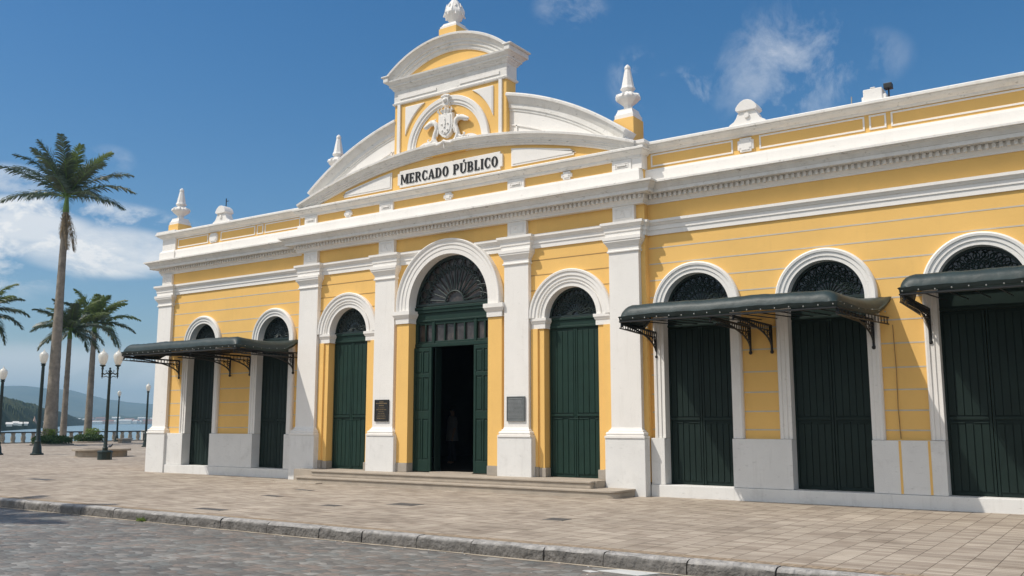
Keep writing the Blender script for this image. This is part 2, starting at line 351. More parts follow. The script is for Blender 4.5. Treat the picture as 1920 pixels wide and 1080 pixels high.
# ================================================================== MARKET BUILDING
B = empty('market_building', (0.2, 0, 0), world=True)
tag(B, 'long yellow and white arcaded market hall with curved pediment and dark green doors', 'building')
XC = .2
XL, XR = -12.52, 20.4
PXL, PXR = XC-5.66, XC+5.66         # pavilion body
PY = -.17                           # pavilion wall plane
WD = [(6.99, .78), (9.81, .78), (12.68, .78), (15.52, .78), (18.36, .78)]      # wing doors right (centre, half width)
WL = [(-10.12, .68), (-6.72, .70)]
ZS = 4.13; Z0 = .26
def door_poly(x0, x1, z0, z1, ops, n=28):
    p = [(x0, z0)]
    for xc, hw, zs in ops:
        p += [(xc-hw, z0), (xc-hw, zs)]+[(xc+hw*math.cos(math.pi*(1-i/n)), zs+hw*math.sin(math.pi*(1-i/n))) for i in range(1, n)]+[(xc+hw, zs), (xc+hw, z0)]
    return p+[(x1, z0), (x1, z1), (x0, z1)]
WT = 7.42
# yellow walls (three stretches), parapet and frieze included
g = .06
MB().prism(door_poly(PXR, XR, Z0, 7.9, [(c, h+g, ZS) for c, h in WD]), 0, .42).build('wall', 'yellow_plaster', B)
MB().prism(door_poly(XL+.03, PXL, Z0, 7.9, [(c, h+g, ZS) for c, h in WL]), 0, .42).build('wall', 'yellow_plaster', B)
SB = [(XC-3.66, .72, 4.13), (XC+3.66, .72, 4.13)]; MA = (XC, 1.31, 4.70)
ops = [(SB[0][0], SB[0][1]+.03, SB[0][2]), (MA[0], MA[1]+.03, MA[2]), (SB[1][0], SB[1][1]+.03, SB[1][2])]
MB().prism(door_poly(PXL, PXR, .30, 7.7, ops), PY, .30).build('wall', 'yellow_plaster', B)
# outer shell: flanks, rear, roof, floor and the dark hall inside
s = MB(); s.box(XL+.03, XL+.42, .43, 18, 0, 7.9); s.box(XR-.4, XR, .43, 18, 0, 7.9); s.box(XL+.43, XR-.41, 17.6, 18, 0, 7.9)
s.build('wall', 'yellow_plaster', B)
s = MB(); s.box(XL+.45, XR-.42, .44, 17.58, 7.2, 7.35); s.build('roof', 'roof_tile', B)
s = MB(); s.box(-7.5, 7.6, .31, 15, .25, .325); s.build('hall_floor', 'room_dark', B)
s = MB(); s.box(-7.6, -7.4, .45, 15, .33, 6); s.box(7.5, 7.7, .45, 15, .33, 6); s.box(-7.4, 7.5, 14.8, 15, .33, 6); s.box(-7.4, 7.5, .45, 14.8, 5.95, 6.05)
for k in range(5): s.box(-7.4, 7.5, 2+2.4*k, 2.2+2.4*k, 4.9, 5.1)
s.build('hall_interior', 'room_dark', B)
# wing plinths (dado) with gaps at doors
def runs(x0, x1, ops, ext):
    r = []; a = x0
    for c, h in ops: r.append((a, c-h-ext)); a = c+h+ext
    r.append((a, x1)); return r
for nm, a, b, ops_ in (('plinth', PXR+.02, XR, WD), ('plinth', XL+.05, PXL-.02, WL)):
    for x0, x1 in runs(a, b, ops_, 0): MB().prism([(x0, .262), (x1, .262), (x1, 1.27), (x0, 1.27)], -.125, .25).build(nm, 'white_plinth', B, bevel=.008)
    s = MB(); s.box(a, b, -.16, .25, -.2, .258); s.build('base_course', 'white_plinth', B, bevel=.012)
# thin yellow joints on the dado by the third door
for x in (11.10, 11.62): MB().box(x-.022, x+.022, -.130, -.1245, .27, 1.262).build('dado_joint', 'yellow_plaster', B)
# wall joints: pale lines of the rusticated plaster
GZ = [5.57, 5.20, 4.82, 4.43, 4.04, 3.60, 3.14, 2.67, 2.24, 1.84, 1.46]
def joints(x0, x1, y, ops_, m, zs=GZ, hgt=.028):
    s = MB()
    for z in zs:
        a = x0
        for c, h, sp, top in ops_:
            q = h if z < sp else (math.sqrt(max(0, h*h-(z-sp)**2)))
            if z > sp+h: continue
            if c-q > a: s.box(a, c-q, y-.004, y+.01, z-hgt/2, z+hgt/2)
            a = c+q
        if x1 > a: s.box(a, x1, y-.004, y+.01, z-hgt/2, z+hgt/2)
    s.build('wall_joint', m, B)
joints(PXR+.02, XR, 0, [(c, h+.1, ZS, 0) for c, h in WD], 'joint_grey')
joints(XL+.75, PXL-.02, 0, [(c, h+.1, ZS, 0) for c, h in WL], 'joint_grey')
joints(XC-4.8, XC-2.54, PY, [(SB[0][0], .8, 4.13, 0)], 'joint_brown', GZ[:4], .022)
joints(XC+2.54, XC+4.8, PY, [(SB[1][0], .8, 4.13, 0)], 'joint_brown', GZ[:4], .022)

# wing arch surrounds and doors
SEC = [(0, .22), (0, -.05), (.075, -.05), (.085, -.072), (.16, -.072), (.17, -.098), (.215, -.105), (.235, -.085), (.25, -.06), (.25, .05)]
def surround(c, h, z0=1.275):
    MB().arch(c, h, z0, ZS, SEC).build('arch_surround', 'white_plaster', B)
def iron_fan(mb, c, z, r, y, hub, spokes, t, petal, lace=True):
    mb.tube([(c+hub*math.cos(a), y, z+hub*math.sin(a)) for a in [math.pi*i/16 for i in range(17)]], t*1.2, 5)
    rp = r*petal
    A = [math.pi*(i+.5)/spokes for i in range(spokes)]
    for a in A:
        mb.tube([(c+hub*math.cos(a), y, z+hub*math.sin(a)), (c+rp*math.cos(a), y, z+rp*math.sin(a))], t, 5)
    da = math.pi/spokes
    for i in range(spokes+1):             # rounded petal heads
        a0 = max(.03, da*(i-.5)); a1 = min(math.pi-.03, da*(i+.5)); am = (a0+a1)/2; w_ = rp*(a1-a0)/2
        pts = []
        for k in range(9):
            q = math.pi*k/8; aa = am-(a1-a0)/2*math.cos(q); rr = rp+w_*math.sin(q)*.95
            pts.append((c+rr*math.cos(aa), y, z+rr*math.sin(aa)))
        mb.tube(pts, t*.9, 5)
    if lace:
        for i in range(-1, spokes+1):     # interlaced outer arches
            a0 = da*(i+.0); a1 = a0+2*da
            pts = []
            for k in range(11):
                u = k/10; aa = a0+(a1-a0)*u
                if aa < .02 or aa > math.pi-.02: continue
                rr = rp*.98+(r*.985-rp*.98)*math.sin(math.pi*u); pts.append((c+rr*math.cos(aa), y, z+rr*math.sin(aa)))
            if len(pts) > 2: mb.tube(pts, t*.8, 5)
        for i in range(spokes):
            a = A[i]; rr = rp+(r-rp)*.30; mb.ball((c+rr*math.cos(a), y, z+rr*math.sin(a)), t*1.3, 6)
def half_disc(c, z, r, y0, y1, n=28):
    return MB().prism([(c+r*math.cos(math.pi*i/n), z+r*math.sin(math.pi*i/n)) for i in range(n+1)], y0, y1)
def scroll_fan(mb, c, z, r, y, t):        # busy small ironwork: rays, hoops and curls
    for i in range(12):
        a = math.pi*(i+.5)/12
        mb.tube([(c+r*.14*math.cos(a), y, z+r*.14*math.sin(a)), (c+r*.46*math.cos(a), y, z+r*.46*math.sin(a))], t, 4)
    mb.tube([(c+r*.14*math.cos(math.pi*i/10), y, z+r*.14*math.sin(math.pi*i/10)) for i in range(11)], t*1.3, 4)
    for k in range(13):
        a0 = math.pi*(k-.0)/12
        pts = []
        for q in range(9):
            u = q/8; aa = a0+(math.pi/12)*.55*math.sin(math.pi*u*2); rr = r*(.42+.54*u)
            if 0.02 < aa < math.pi-.02: pts.append((c+rr*math.cos(aa), y, z+rr*math.sin(aa)))
        if len(pts) > 2: mb.tube(pts, t, 4)
        pts = []
        for q in range(9):
            u = q/8; aa = a0-(math.pi/12)*.55*math.sin(math.pi*u*2); rr = r*(.42+.54*u)
            if 0.02 < aa < math.pi-.02: pts.append((c+rr*math.cos(aa), y, z+rr*math.sin(aa)))
        if len(pts) > 2: mb.tube(pts, t, 4)
        a = a0+math.pi/24
        if a < math.pi:
            for rr0, q0 in ((.60, .07), (.80, .085)):
                mb.tube([(c+r*rr0*math.cos(a)+r*q0*math.cos(b), y, z+r*rr0*math.sin(a)+r*q0*math.sin(b)) for b in [math.pi*2*j/8 for j in range(9)] if z+r*rr0*math.sin(a)+r*q0*math.sin(b) > z+.01] or [(c, y, z+.2), (c, y, z+.21)], t*.8, 4)
def shutter_door(c, h, yd, z0, zt, ztr, m='shutter_green', fan='scroll', boards=5):
    # yd: face plane; zt: top of the leaves; ztr: spring of fanlight
    d = MB(); d.box(c-h, c+h, yd, yd+.06, zt, ztr); d.box(c-h, c+h, yd-.035, yd-.002, ztr-.06, ztr-.005); d.box(c-h, c+h, yd-.03, yd-.002, zt+.02, zt+.07)
    door = d.build('door', m, B, bevel=.006)
    for s_ in (-1, 1):
        x0, x1 = (c-h, c-.006) if s_ < 0 else (c+.006, c+h)
        l = MB(); l.box(x0, x1, yd+.02, yd+.06, z0, zt-.004)
        bw = (x1-x0-.10)/boards
        zr = z0+(zt-z0)*.41
        for k in range(boards):
            a = x0+.05+bw*k
            l.box(a+.006, a+bw-.006, yd-.004, yd+.019, zr+.06, zt-.06)
        for k in range(boards):
            a = x0+.05+bw*k
            l.box(a+.008, a+bw-.008, yd-.002, yd+.019, z0+.08, zr-.10)
        l.box(x0, x0+.045, yd-.006, yd+.0195, z0+.01, zt-.01); l.box(x1-.045, x1, yd-.006, yd+.0195, z0+.01, zt-.01)
        l.box(x0+.046, x1-.046, yd-.022, yd+.0192, zr-.02, zr+.035)
        for k in (0, boards//2+1):
            q = x0+.06+bw*k; l.box(q, q+bw*1.9, yd-.014, yd+.0191, zr-.09, zr-.065)
        l.build('leaf', m, door, bevel=.004)
    half_disc(c, ztr, h, yd+.045, yd+.055).build('fanlight_glass', 'glass_dark', door)
    f = MB(); f.arch(c, h-.055, ztr, ztr, [(0, yd-.01), (.054, yd-.01), (.054, yd+.04), (0, yd+.04)], jamb=False); f.box(c-h, c+h, yd-.03, yd+.03, ztr, ztr+.045)
    scroll_fan(f, c, ztr+.05, h-.06, yd+.01, .011)
    f.build('fanlight_grille', 'iron_green', door)
    return door
for c, h in WD: surround(c, h); shutter_door(c, h, .19, Z0+.003, 3.72, ZS, boards=5)
for c, h in WL: surround(c, h); shutter_door(c, h, .19, Z0+.003, 3.72, ZS, boards=4)

# pavilion side bays
for c, h, zs in SB:
    y0 = PY
    sec = [(0, .05), (0, y0-.03), (.10, y0-.03), (.105, y0-.055), (.13, y0-.055), (.14, y0-.02), (.165, y0-.02), (.18, y0-.06), (.25, y0-.06), (.262, y0-.085), (.34, y0-.085), (.355, y0-.11), (.40, y0-.115), (.42, y0-.09), (.42, y0+.05)]
    MB().arch(c, h, zs, zs, sec, jamb=False).build('arch_surround', 'white_plaster', B)
    for s_ in (-1, 1):
        xin = c+s_*h; xo = c+s_*1.10; a, b = min(xin, xo), max(xin, xo)
        prof = [(0, 3.87), (.02, 3.87), (.02, 3.99), (.035, 4.0), (.055, 4.05), (.065, 4.06), (.065, 4.128), (0, 4.128)]
        # impost wraps the jamb
        path = [(xo, PY-.01), (xin, PY-.01), (xin, .04)] if s_ < 0 else [(xin, .04), (xin, PY-.01), (xo, PY-.01)]
        if s_ < 0: path = [(xo, PY-.01), (xin, PY-.01), (xin, .04)]
        MB().sweep(path, [(d, z) if True else 0 for d, z in prof]).build('impost', 'white_plaster', B)
        # stepped yellow jamb pilaster below the impost and its stone foot
        xm0, xm1 = (xo, xin-.36) if s_ < 0 else (xin+.36, xo)
        j = MB()
        if s_ < 0: j.box(c-1.10, c-h-.19, PY-.045, PY+.1, .56, 3.868)
        else: j.box(c+h+.19, c+1.10, PY-.045, PY+.1, .56, 3.868)
        j.build('jamb_pilaster', 'yellow_plaster', B)
        f = MB()
        if s_ < 0: f.box(c-1.10, c-h-.17, PY-.07, PY+.1, .325, .558); f.box(c-h-.168, c-h+.012, PY-.025, .04, .325, .54)
        else: f.box(c+h+.17, c+1.10, PY-.07, PY+.1, .325, .558); f.box(c+h-.012, c+h+.168, PY-.025, .04, .325, .54)
        f.build('jamb_foot', 'stone_grey', B, bevel=.01)
    shutter_door(c, h, .05, .33, 3.86, 4.13, m='dark_green', boards=4)

# pavilion main portal
c, h, zs = MA; y0 = PY-.13
sec = [(0, .0), (0, y0-.0), (.12, y0-.0), (.125, y0-.014), (.22, y0-.014), (.235, y0-.034), (.30, y0-.036), (.335, y0-.062), (.375, y0-.078), (.395, y0-.07), (.40, y0-.05), (.40, PY+.02), (.1, PY+.02)]
MB().arch(c, h, 4.58, zs, sec, n=64).build('arch_surround', 'white_plaster', B)
for s_ in (-1, 1):
    prof = [(0, 4.24), (.015, 4.24), (.02, 4.37), (.045, 4.40), (.075, 4.46), (.085, 4.47), (.085, 4.575), (0, 4.575)]
    xi = c+s_*(h-.002); xo = c+s_*(h+.43)
    yb = PY-.13
    if s_ < 0: path = [(xo, PY+.02), (xo, yb), (xi, yb), (xi, .0)]
    else: path = [(xi, .0), (xi, yb), (xo, yb), (xo, PY+.02)]
    MB().sweep(path, prof).build('impost', 'white_plaster', B)
    a, b = sorted((c+s_*h, c+s_*(h+.42)))
    MB().box(a, b, PY-.11, PY+.2, .56, 4.238).build('jamb_pilaster', 'yellow_plaster', B)
    a, b = sorted((c+s_*(h-.012), c+s_*(h+.43)))
    MB().box(a, b, PY-.13, PY+.2, .325, .558).build('jamb_foot', 'stone_grey', B, bevel=.01)
D = MB(); yd = .02
D.box(c-h, c+h, yd, yd+.1, 4.28, 4.70); D.box(c-h, c+h, yd-.07, yd-.002, 4.60, 4.68); D.box(c-h, c+h, yd-.045, yd-.002, 4.52, 4.598); D.box(c-h, c+h, yd-.03, yd-.002, 4.28, 4.33)
D.box(c-h, c+h, yd-.035, yd+.08, 3.60, 3.70)
for x in (c-h, c-.68-.06, c+.68-.03, c+h-.08): D.box(x, x+.09, yd-.02, yd+.08, 3.701, 4.279)
D.box(c-h+.09, c-.74, yd, yd+.05, 3.701, 3.76); D.box(c-h+.09, c-.74, yd, yd+.05, 4.20, 4.279)
D.box(c-.65, c+.65, yd, yd+.05, 3.701, 3.76); D.box(c-.65, c+.65, yd, yd+.05, 4.20, 4.279)
D.box(c+.74, c+h-.08, yd, yd+.05, 3.701, 3.76); D.box(c+.74, c+h-.08, yd, yd+.05, 4.20, 4.279)
for x in (c-1.0, c-.35, c-.02, c+.31, c+.97): D.box(x, x+.045, yd+.002, yd+.048, 3.761, 4.199)
main_door = D.build('door', 'dark_green', B, bevel=.008)
MB().box(c-h+.05, c+h-.05, yd+.055, yd+.065, 3.71, 4.27).build('transom_glass', 'pane_glass', main_door)
half_disc(c, 4.70, h, yd+.06, yd+.07, 48).build('fanlight_glass', 'pane_glass', main_door)
F = MB(); F.arch(c, h-.09, 4.70, 4.70, [(0, yd-.02), (.088, yd-.02), (.088, yd+.05), (0, yd+.05)], n=48, jamb=False); F.box(c-h, c+h, yd-.03, yd+.05, 4.702, 4.765)
iron_fan(F, c, 4.765, h-.09, yd+.005, .30, 13, .021, .70)
F.build('fanlight_grille', 'iron_green', main_door)
def panel_leaf(x0, x1, y, z0, z1, hinge=None):
    l = MB(); l.box(x0, x1, y, y+.05, z0, z1)
    l.box(x0, x0+.07, y-.02, y-.001, z0, z1); l.box(x1-.07, x1, y-.02, y-.001, z0, z1)
    for za, zb in ((z0, z0+.30), (z0+1.36, z0+1.56), (z0+2.45, z0+2.55), (z1-.10, z1)): l.box(x0+.071, x1-.071, y-.02, y-.001, za, zb)
    xm = (x0+x1)/2
    for za, zb in ((z0+.30, z0+1.36), (z0+1.56, z0+2.45), (z0+2.55, z1-.10)):
        l.box(xm-.022, xm+.022, y-.02, y-.001, za+.001, zb-.001)
        for a, b in ((x0+.10, xm-.05), (xm+.05, x1-.10)): l.box(a, b, y-.014, y-.0012, za+.04, zb-.04)
    return l
for x0, x1 in ((c-h+.01, c-.70), (c+.70, c+h-.01)):
    lf = panel_leaf(x0, x1, yd-.06, .345, 3.585).build('leaf', 'dark_green', main_door, bevel=.006)
    q = x1-.03 if x0 < c else x0+.03
    MB().box(q-.012, q+.012, yd-.05, yd-.0212, 1.78, 1.87).build('handle', 'iron_black', lf)
# door leaves folded back into the hall
for x in (c-.69, c+.66): MB().box(x, x+.035, yd+.06, yd+.30, .345, 3.58).build('leaf_edge', 'shutter_green', main_door, bevel=.006)
MB().box(c-.69, c+.69, -.10, .309, .322, .345).build('threshold', 'step_stone', B)

# pilasters
def pilaster(xc, w, yw, yf, zb, zp, base_to_ground=True, corner=False, wb=None):
    wb = wb or w+.26
    def path(hw, yf_): return [(xc-hw, yw), (xc-hw, yf_), (xc+hw, yf_), (xc+hw, yw)]
    s = MB()
    s.box(xc-wb/2, xc+wb/2, yf-.10, yw, zb, zp)
    p = s.build('pilaster', 'white_plinth', B, bevel=.012)
    s = MB(); s.box(xc-w/2, xc+w/2, yf, yw, zp+.24, 5.60)
    s.sweep(path(w/2, yf), [(0, zp+.002), (.12, zp+.002), (.12, zp+.05), (.085, zp+.06), (.10, zp+.10), (.085, zp+.13), (.05, zp+.145), (.05, zp+.17), (.02, zp+.19), (.0, zp+.24), (-.05, zp+.24), (-.05, zp+.002)])
    s.build('shaft', 'white_plaster', p)
    s = MB(); s.sweep(path(w/2, yf), [(-.04, 5.50), (.02, 5.50), (.035, 5.515), (.035, 5.54), (.015, 5.555), (.015, 5.64), (.03, 5.65), (.05, 5.69), (.085, 5.74), (.095, 5.745), (.095, 5.78), (.11, 5.79), (.11, 5.865), (-.04, 5.865)])
    s.build('capital', 'white_plaster', p)
YF = -.30
for off, zb in ((-5.17, -.2), (-2.18, .31), (2.18, .31), (5.17, -.2)):
    pilaster(XC+off, .76 if abs(off) > 3 else .72, PY+.02, YF, zb, 1.26, wb=1.0)
pilaster(-12.12, .72, .05, -.10, -.2, 1.26, wb=.96)
pilaster(19.95, .72, .05, -.10, -.2, 1.26, wb=.96)

# architrave band with ressauts over the pilasters, broken by the main arch
AR = [(-.05, 5.87), (.035, 5.87), (.035, 5.98), (.055, 5.985), (.055, 6.08), (.075, 6.09), (.10, 6.13), (.125, 6.15), (.125, 6.21), (-.05, 6.215)]
rs = lambda x, w_, yb, yf: [(x-w_, yb), (x-w_, yf), (x+w_, yf), (x+w_, yb)]
left = [(XL, 18), (XL, -.10)]+[(-11.72, -.10), (-11.72, 0.0), (PXL, 0.0), (PXL, PY)]+rs(XC-5.17, .42, PY, YF)+rs(XC-2.18, .40, PY, YF)+[(XC-.86, PY)]
right = [(XC+.86, PY)]+rs(XC+2.18, .40, PY, YF)+rs(XC+5.17, .42, PY, YF)+[(PXR, PY), (PXR, 0.0), (XR, 0.0), (XR, 18)]
# rounds start clear of the big arch surround
for pth in (left, right):
    MB().sweep(pth, AR).build('architrave', 'white_plaster', B)
# frieze blocks above pilasters (with sunk rosette panels)
def block(x, w_, z0, z1, yf, deep=.12, inner=True, m='white_plaster', rosette=False):
    s = MB(); s.box(x-w_/2, x+w_/2, yf, yf+deep, z0, z1)
    if inner:
        q = .075
        for a, b, cc, d in ((x-w_/2+q, x+w_/2-q, z0+q, z0+q+.02), (x-w_/2+q, x+w_/2-q, z1-q-.02, z1-q), (x-w_/2+q, x-w_/2+q+.02, z0+q+.021, z1-q-.021), (x+w_/2-q-.02, x+w_/2-q, z0+q+.021, z1-q-.021)):
            s.box(a, b, yf-.012, yf-.0005, cc, d)
        if rosette:
            zc = (z0+z1)/2; s.tube([(x-.07+.13*u, yf-.006, zc+.09*math.sin(u*5)-.02) for u in [i/10 for i in range(11)]], .012, 5)
        else: s.box(x-w_/2+q+.05, x+w_/2-q-.05, yf-.035, yf-.0006, z0+q+.04, z1-q-.04)
    s.build('frieze_block', m, B, bevel=.006)
for off in (-5.17, -2.18, 2.18, 5.17): block(XC+off, .56, 6.216, 6.60, YF+.02, .3, True, rosette=True)
block(-12.12, .5, 6.216, 6.60, -.08, .2, True, rosette=True)
# main cornice: bed mould, dentils, corona, cyma
DY = -.28
cpath = [(XL, 18), (XL, -.06), (-11.75, -.06), (-11.75, 0), (PXL+.0, 0), (PXL+.0, DY+.02), (PXR, DY+.02), (PXR, 0), (XR, 0), (XR, 18)]
cpath2 = [(XL, 18), (XL, 0), (PXL, 0), (PXL, DY), (PXR, DY), (PXR, 0), (XR, 0), (XR, 18)]
BED = [(-.3, 6.602), (.03, 6.602), (.03, 6.645), (.045, 6.65), (.07, 6.69), (.08, 6.70), (.08, 6.805), (-.3, 6.805)]
MB().sweep(cpath2, BED).build('bed_mould', 'white_plaster', B)
COR = [(-.3, 6.806), (.19, 6.806), (.20, 6.83), (.285, 6.83), (.285, 6.80), (.30, 6.80), (.30, 6.875), (.315, 6.885), (.33, 6.91), (.365, 6.95), (.40, 6.975), (.41, 6.98), (.41, 6.995), (.45, 7.0), (.45, 7.045), (.10, 7.10), (-.3, 7.10)]
MB().sweep(cpath2, COR).build('cornice', 'white_cornice', B)
def dent(x0, x1, yf):
    x = x0; p = [(x0, yf-.075)]
    while x < x1:
        p += [(x, yf-.09), (x, yf-.155), (x+.062, yf-.155), (x+.062, yf-.09)]; x += .122
    MB().slab(p+[(x, yf-.09), (x, yf-.075)], 6.705, 6.80).build('dentils', 'white_plaster', B)
dent(XL+.05, PXL-.12, 0); dent(PXL-.05, PXR, DY); dent(PXR+.12, XR-.1, 0)
# parapet plinth band above cornice
MB().sweep([(XL+.05, 17.5), (XL+.05, 0), (PXL+.1, 0), (PXL+.1, DY-.02), (PXR-.1, DY-.02), (PXR-.1, 0), (XR-.05, 0), (XR-.05, 17.5)], [(-.25, 7.101), (.10, 7.101), (.09, 7.36), (.075, 7.42), (.02, 7.43), (-.25, 7.43)]).build('parapet_band', 'white_plaster', B)
# wing copings
CP = [(-.42, 7.815), (.02, 7.815), (.045, 7.835), (.055, 7.865), (.10, 7.88), (.15, 7.91), (.19, 7.945), (.20, 7.95), (.20, 7.965), (.235, 7.97), (.235, 8.02), (.19, 8.05), (-.42, 8.08)]
MB().sweep([(XL+.05, 17), (XL+.05, 0), (PXL-.03, 0)], CP).build('coping', 'white_cornice', B)
MB().sweep([(PXR+.03, 0), (XR-.05, 0), (XR-.05, 17)], CP).build('coping', 'white_cornice', B)
# corner block of the left end parapet
s = MB(); s.sweep([(XL+.02, .6), (XL+.02, -.06), (-11.80, -.06), (-11.80, .1)], [(-.2, 7.43), (.0, 7.43), (.0, 7.84), (.03, 7.86), (.06, 7.92), (.12, 7.99), (.16, 8.0), (.16, 8.09), (-.2, 8.11)]); s.sweep([(XL+.02, .5), (XL+.02, -.07), (-11.80, -.07), (-11.80, .05)], [(-.2, 7.11), (.06, 7.11), (.06, 7.36), (.02, 7.428), (-.2, 7.428)])
s.box(XL+.1, -11.9, 0, .5, 7.5, 8.1); s.build('corner_block', 'white_plaster', B)
# low frames and cartouches on the wing parapets
def frame(x0, x1, z0=7.49, z1=7.79, t=.034, y=0):
    s = MB(); s.box(x0, x1, y-.018, y+.01, z0, z0+t); s.box(x0, x1, y-.018, y+.01, z1-t, z1); s.box(x0, x0+t, y-.018, y+.01, z0+t+.0005, z1-t-.0005); s.box(x1-t, x1, y-.018, y+.01, z0+t+.0005, z1-t-.0005)
    s.build('panel_frame', 'white_plaster', B)
def notched(x0, x1, z0, z1, q):
    return [(x0+q, z0), (x1-q, z0), (x1-q, z0+q), (x1, z0+q), (x1, z1-q), (x1-q, z1-q), (x1-q, z1), (x0+q, z1), (x0+q, z1-q), (x0, z1-q), (x0, z0+q), (x0+q, z0+q)]
def cartouche(x, w_, z0, z1, y=0):
    q = .05; s = MB(); s.prism(notched(x-w_/2, x+w_/2, z0, z1, q), y-.05, y+.02); s.prism(notched(x-w_/2+.035, x+w_/2-.035, z0+.035, z1-.035, q), y-.065, y-.0505)
    s.build('cartouche', 'white_plaster', B, bevel=.006)
for a, b in ((5.98, 7.97), (8.57, 10.77), (10.86, 11.19), (11.28, 14.2), (14.9, 17.2), (17.4, 19.4)): frame(a, b)
for a, b in ((-11.72, -10.12), (-9.48, -7.80), (-7.71, -7.42), (-7.34, -5.75)): frame(a, b)
cartouche(8.27, .36, 7.47, 7.78); cartouche(14.55, .36, 7.47, 7.78); cartouche(-9.82, .40, 7.47, 7.78)
# pavilion attic: yellow strip, low coping
PD = DY
MB().box(PXL+.1, PXR-.1, PD+.02, .15, 7.42, 7.80).build('wall', 'yellow_plaster', B)
LC = [(-.4, 7.675), (.02, 7.675), (.04, 7.70), (.05, 7.73), (.05, 7.75), (.09, 7.775), (.14, 7.82), (.165, 7.84), (.165, 7.86), (.195, 7.865), (.195, 7.91), (.14, 7.94), (-.4, 7.955)]
MB().sweep([(PXL+.05, .2), (PXL+.05, PD), (PXR-.05, PD), (PXR-.05, .2)], LC).build('coping', 'white_cornice', B)
for off in (-5.17, -2.18, 2.18, 5.17): block(XC+off, .50, 7.42, 7.684, PD-.045, .1, True)
for off in (-3.66, 0, 3.66): cartouche(XC+off, .30, 7.46, 7.655, PD+.02)
# right end post of the attic, where the coping steps up
s = MB(); s.sweep([(PXR-.26, PD-.02), (PXR+.02, PD-.02), (PXR+.02, .35)], [(-.2, 7.43), (.0, 7.43), (.0, 7.80), (.03, 7.82), (.07, 7.90), (.12, 7.97), (.15, 7.98), (.15, 8.06), (-.2, 8.07)])
s.build('corner_block', 'white_plaster', B)
# big segmental pediment
RB = 16.5; ZBC = 9.02-RB; AB = math.asin(5.60/RB)
poly = [(XC+5.5*(-1+2*i/40), ZBC+math.sqrt((RB-.1)**2-(5.5*(-1+2*i/40))**2)) for i in range(41)]
MB().prism([(XC+5.5, 7.85), (XC-5.5, 7.85)]+poly, PD+.02, .1).build('tympanum', 'yellow_plaster', B)
secb = [(-.29, PD+.03), (-.29, PD-.03), (-.27, PD-.05), (-.23, PD-.055), (-.225, PD-.085), (-.18, PD-.09), (-.175, PD-.12), (-.14, PD-.13), (-.10, PD-.17), (-.06, PD-.20), (-.055, PD-.23), (0, PD-.235), (.015, PD-.20), (.04, .12), (-.3, .12)]
MB().arc(XC, ZBC, RB, -AB, AB, secb, 64).build('pediment_arch', 'white_cornice', B)
# sign panel and lettering
SY = PD+.02
sx0, sx1 = XC-1.78, XC+1.76
signb = MB().prism(notched(sx0, sx1, 8.03, 8.50, .07), SY-.05, SY+.01).build('sign_panel', 'white_plaster', B, bevel=.006)
# curved side panels
def side_panel(x0, x1, s_):
    pts = []
    n = 16
    topz = lambda x: ZBC+math.sqrt((RB-.37)**2-(x-XC)**2)
    xs = [x0+(x1-x0)*i/n for i in range(n+1)]
    q = .06
    up = [(x, topz(x)) for x in xs]
    if s_ > 0:
        pts = [(x0, 8.05), (x1-q, 8.05), (x1-q, 8.05+q), (x1, 8.05+q), (x1, topz(x1)-q), (x1-q, topz(x1)-q)]+[(x, z) for x, z in reversed(up) if x <= x1-q]
    else:
        pts = [(x0+q, 8.05), (x1, 8.05)]+[(x, z) for x, z in reversed(up) if x >= x0+q]+[(x0+q, topz(x0)-q), (x0, topz(x0)-q), (x0, 8.05+q), (x0+q, 8.05+q)]
    cx = sum(p[0] for p in pts)/len(pts); cz = sum(p[1] for p in pts)/len(pts)
    s = MB(); s.prism(pts, SY-.025, SY+.01)
    inn = [(cx+(x-cx)*.955, cz+(z-cz)*.80) for x, z in pts]
    s.prism(inn, SY-.04, SY-.0255)
    s.build('pediment_panel', 'white_plaster', B, bevel=.006)
side_panel(XC+2.02, XC+3.92, 1); side_panel(XC-3.92, XC-2.02, -1)
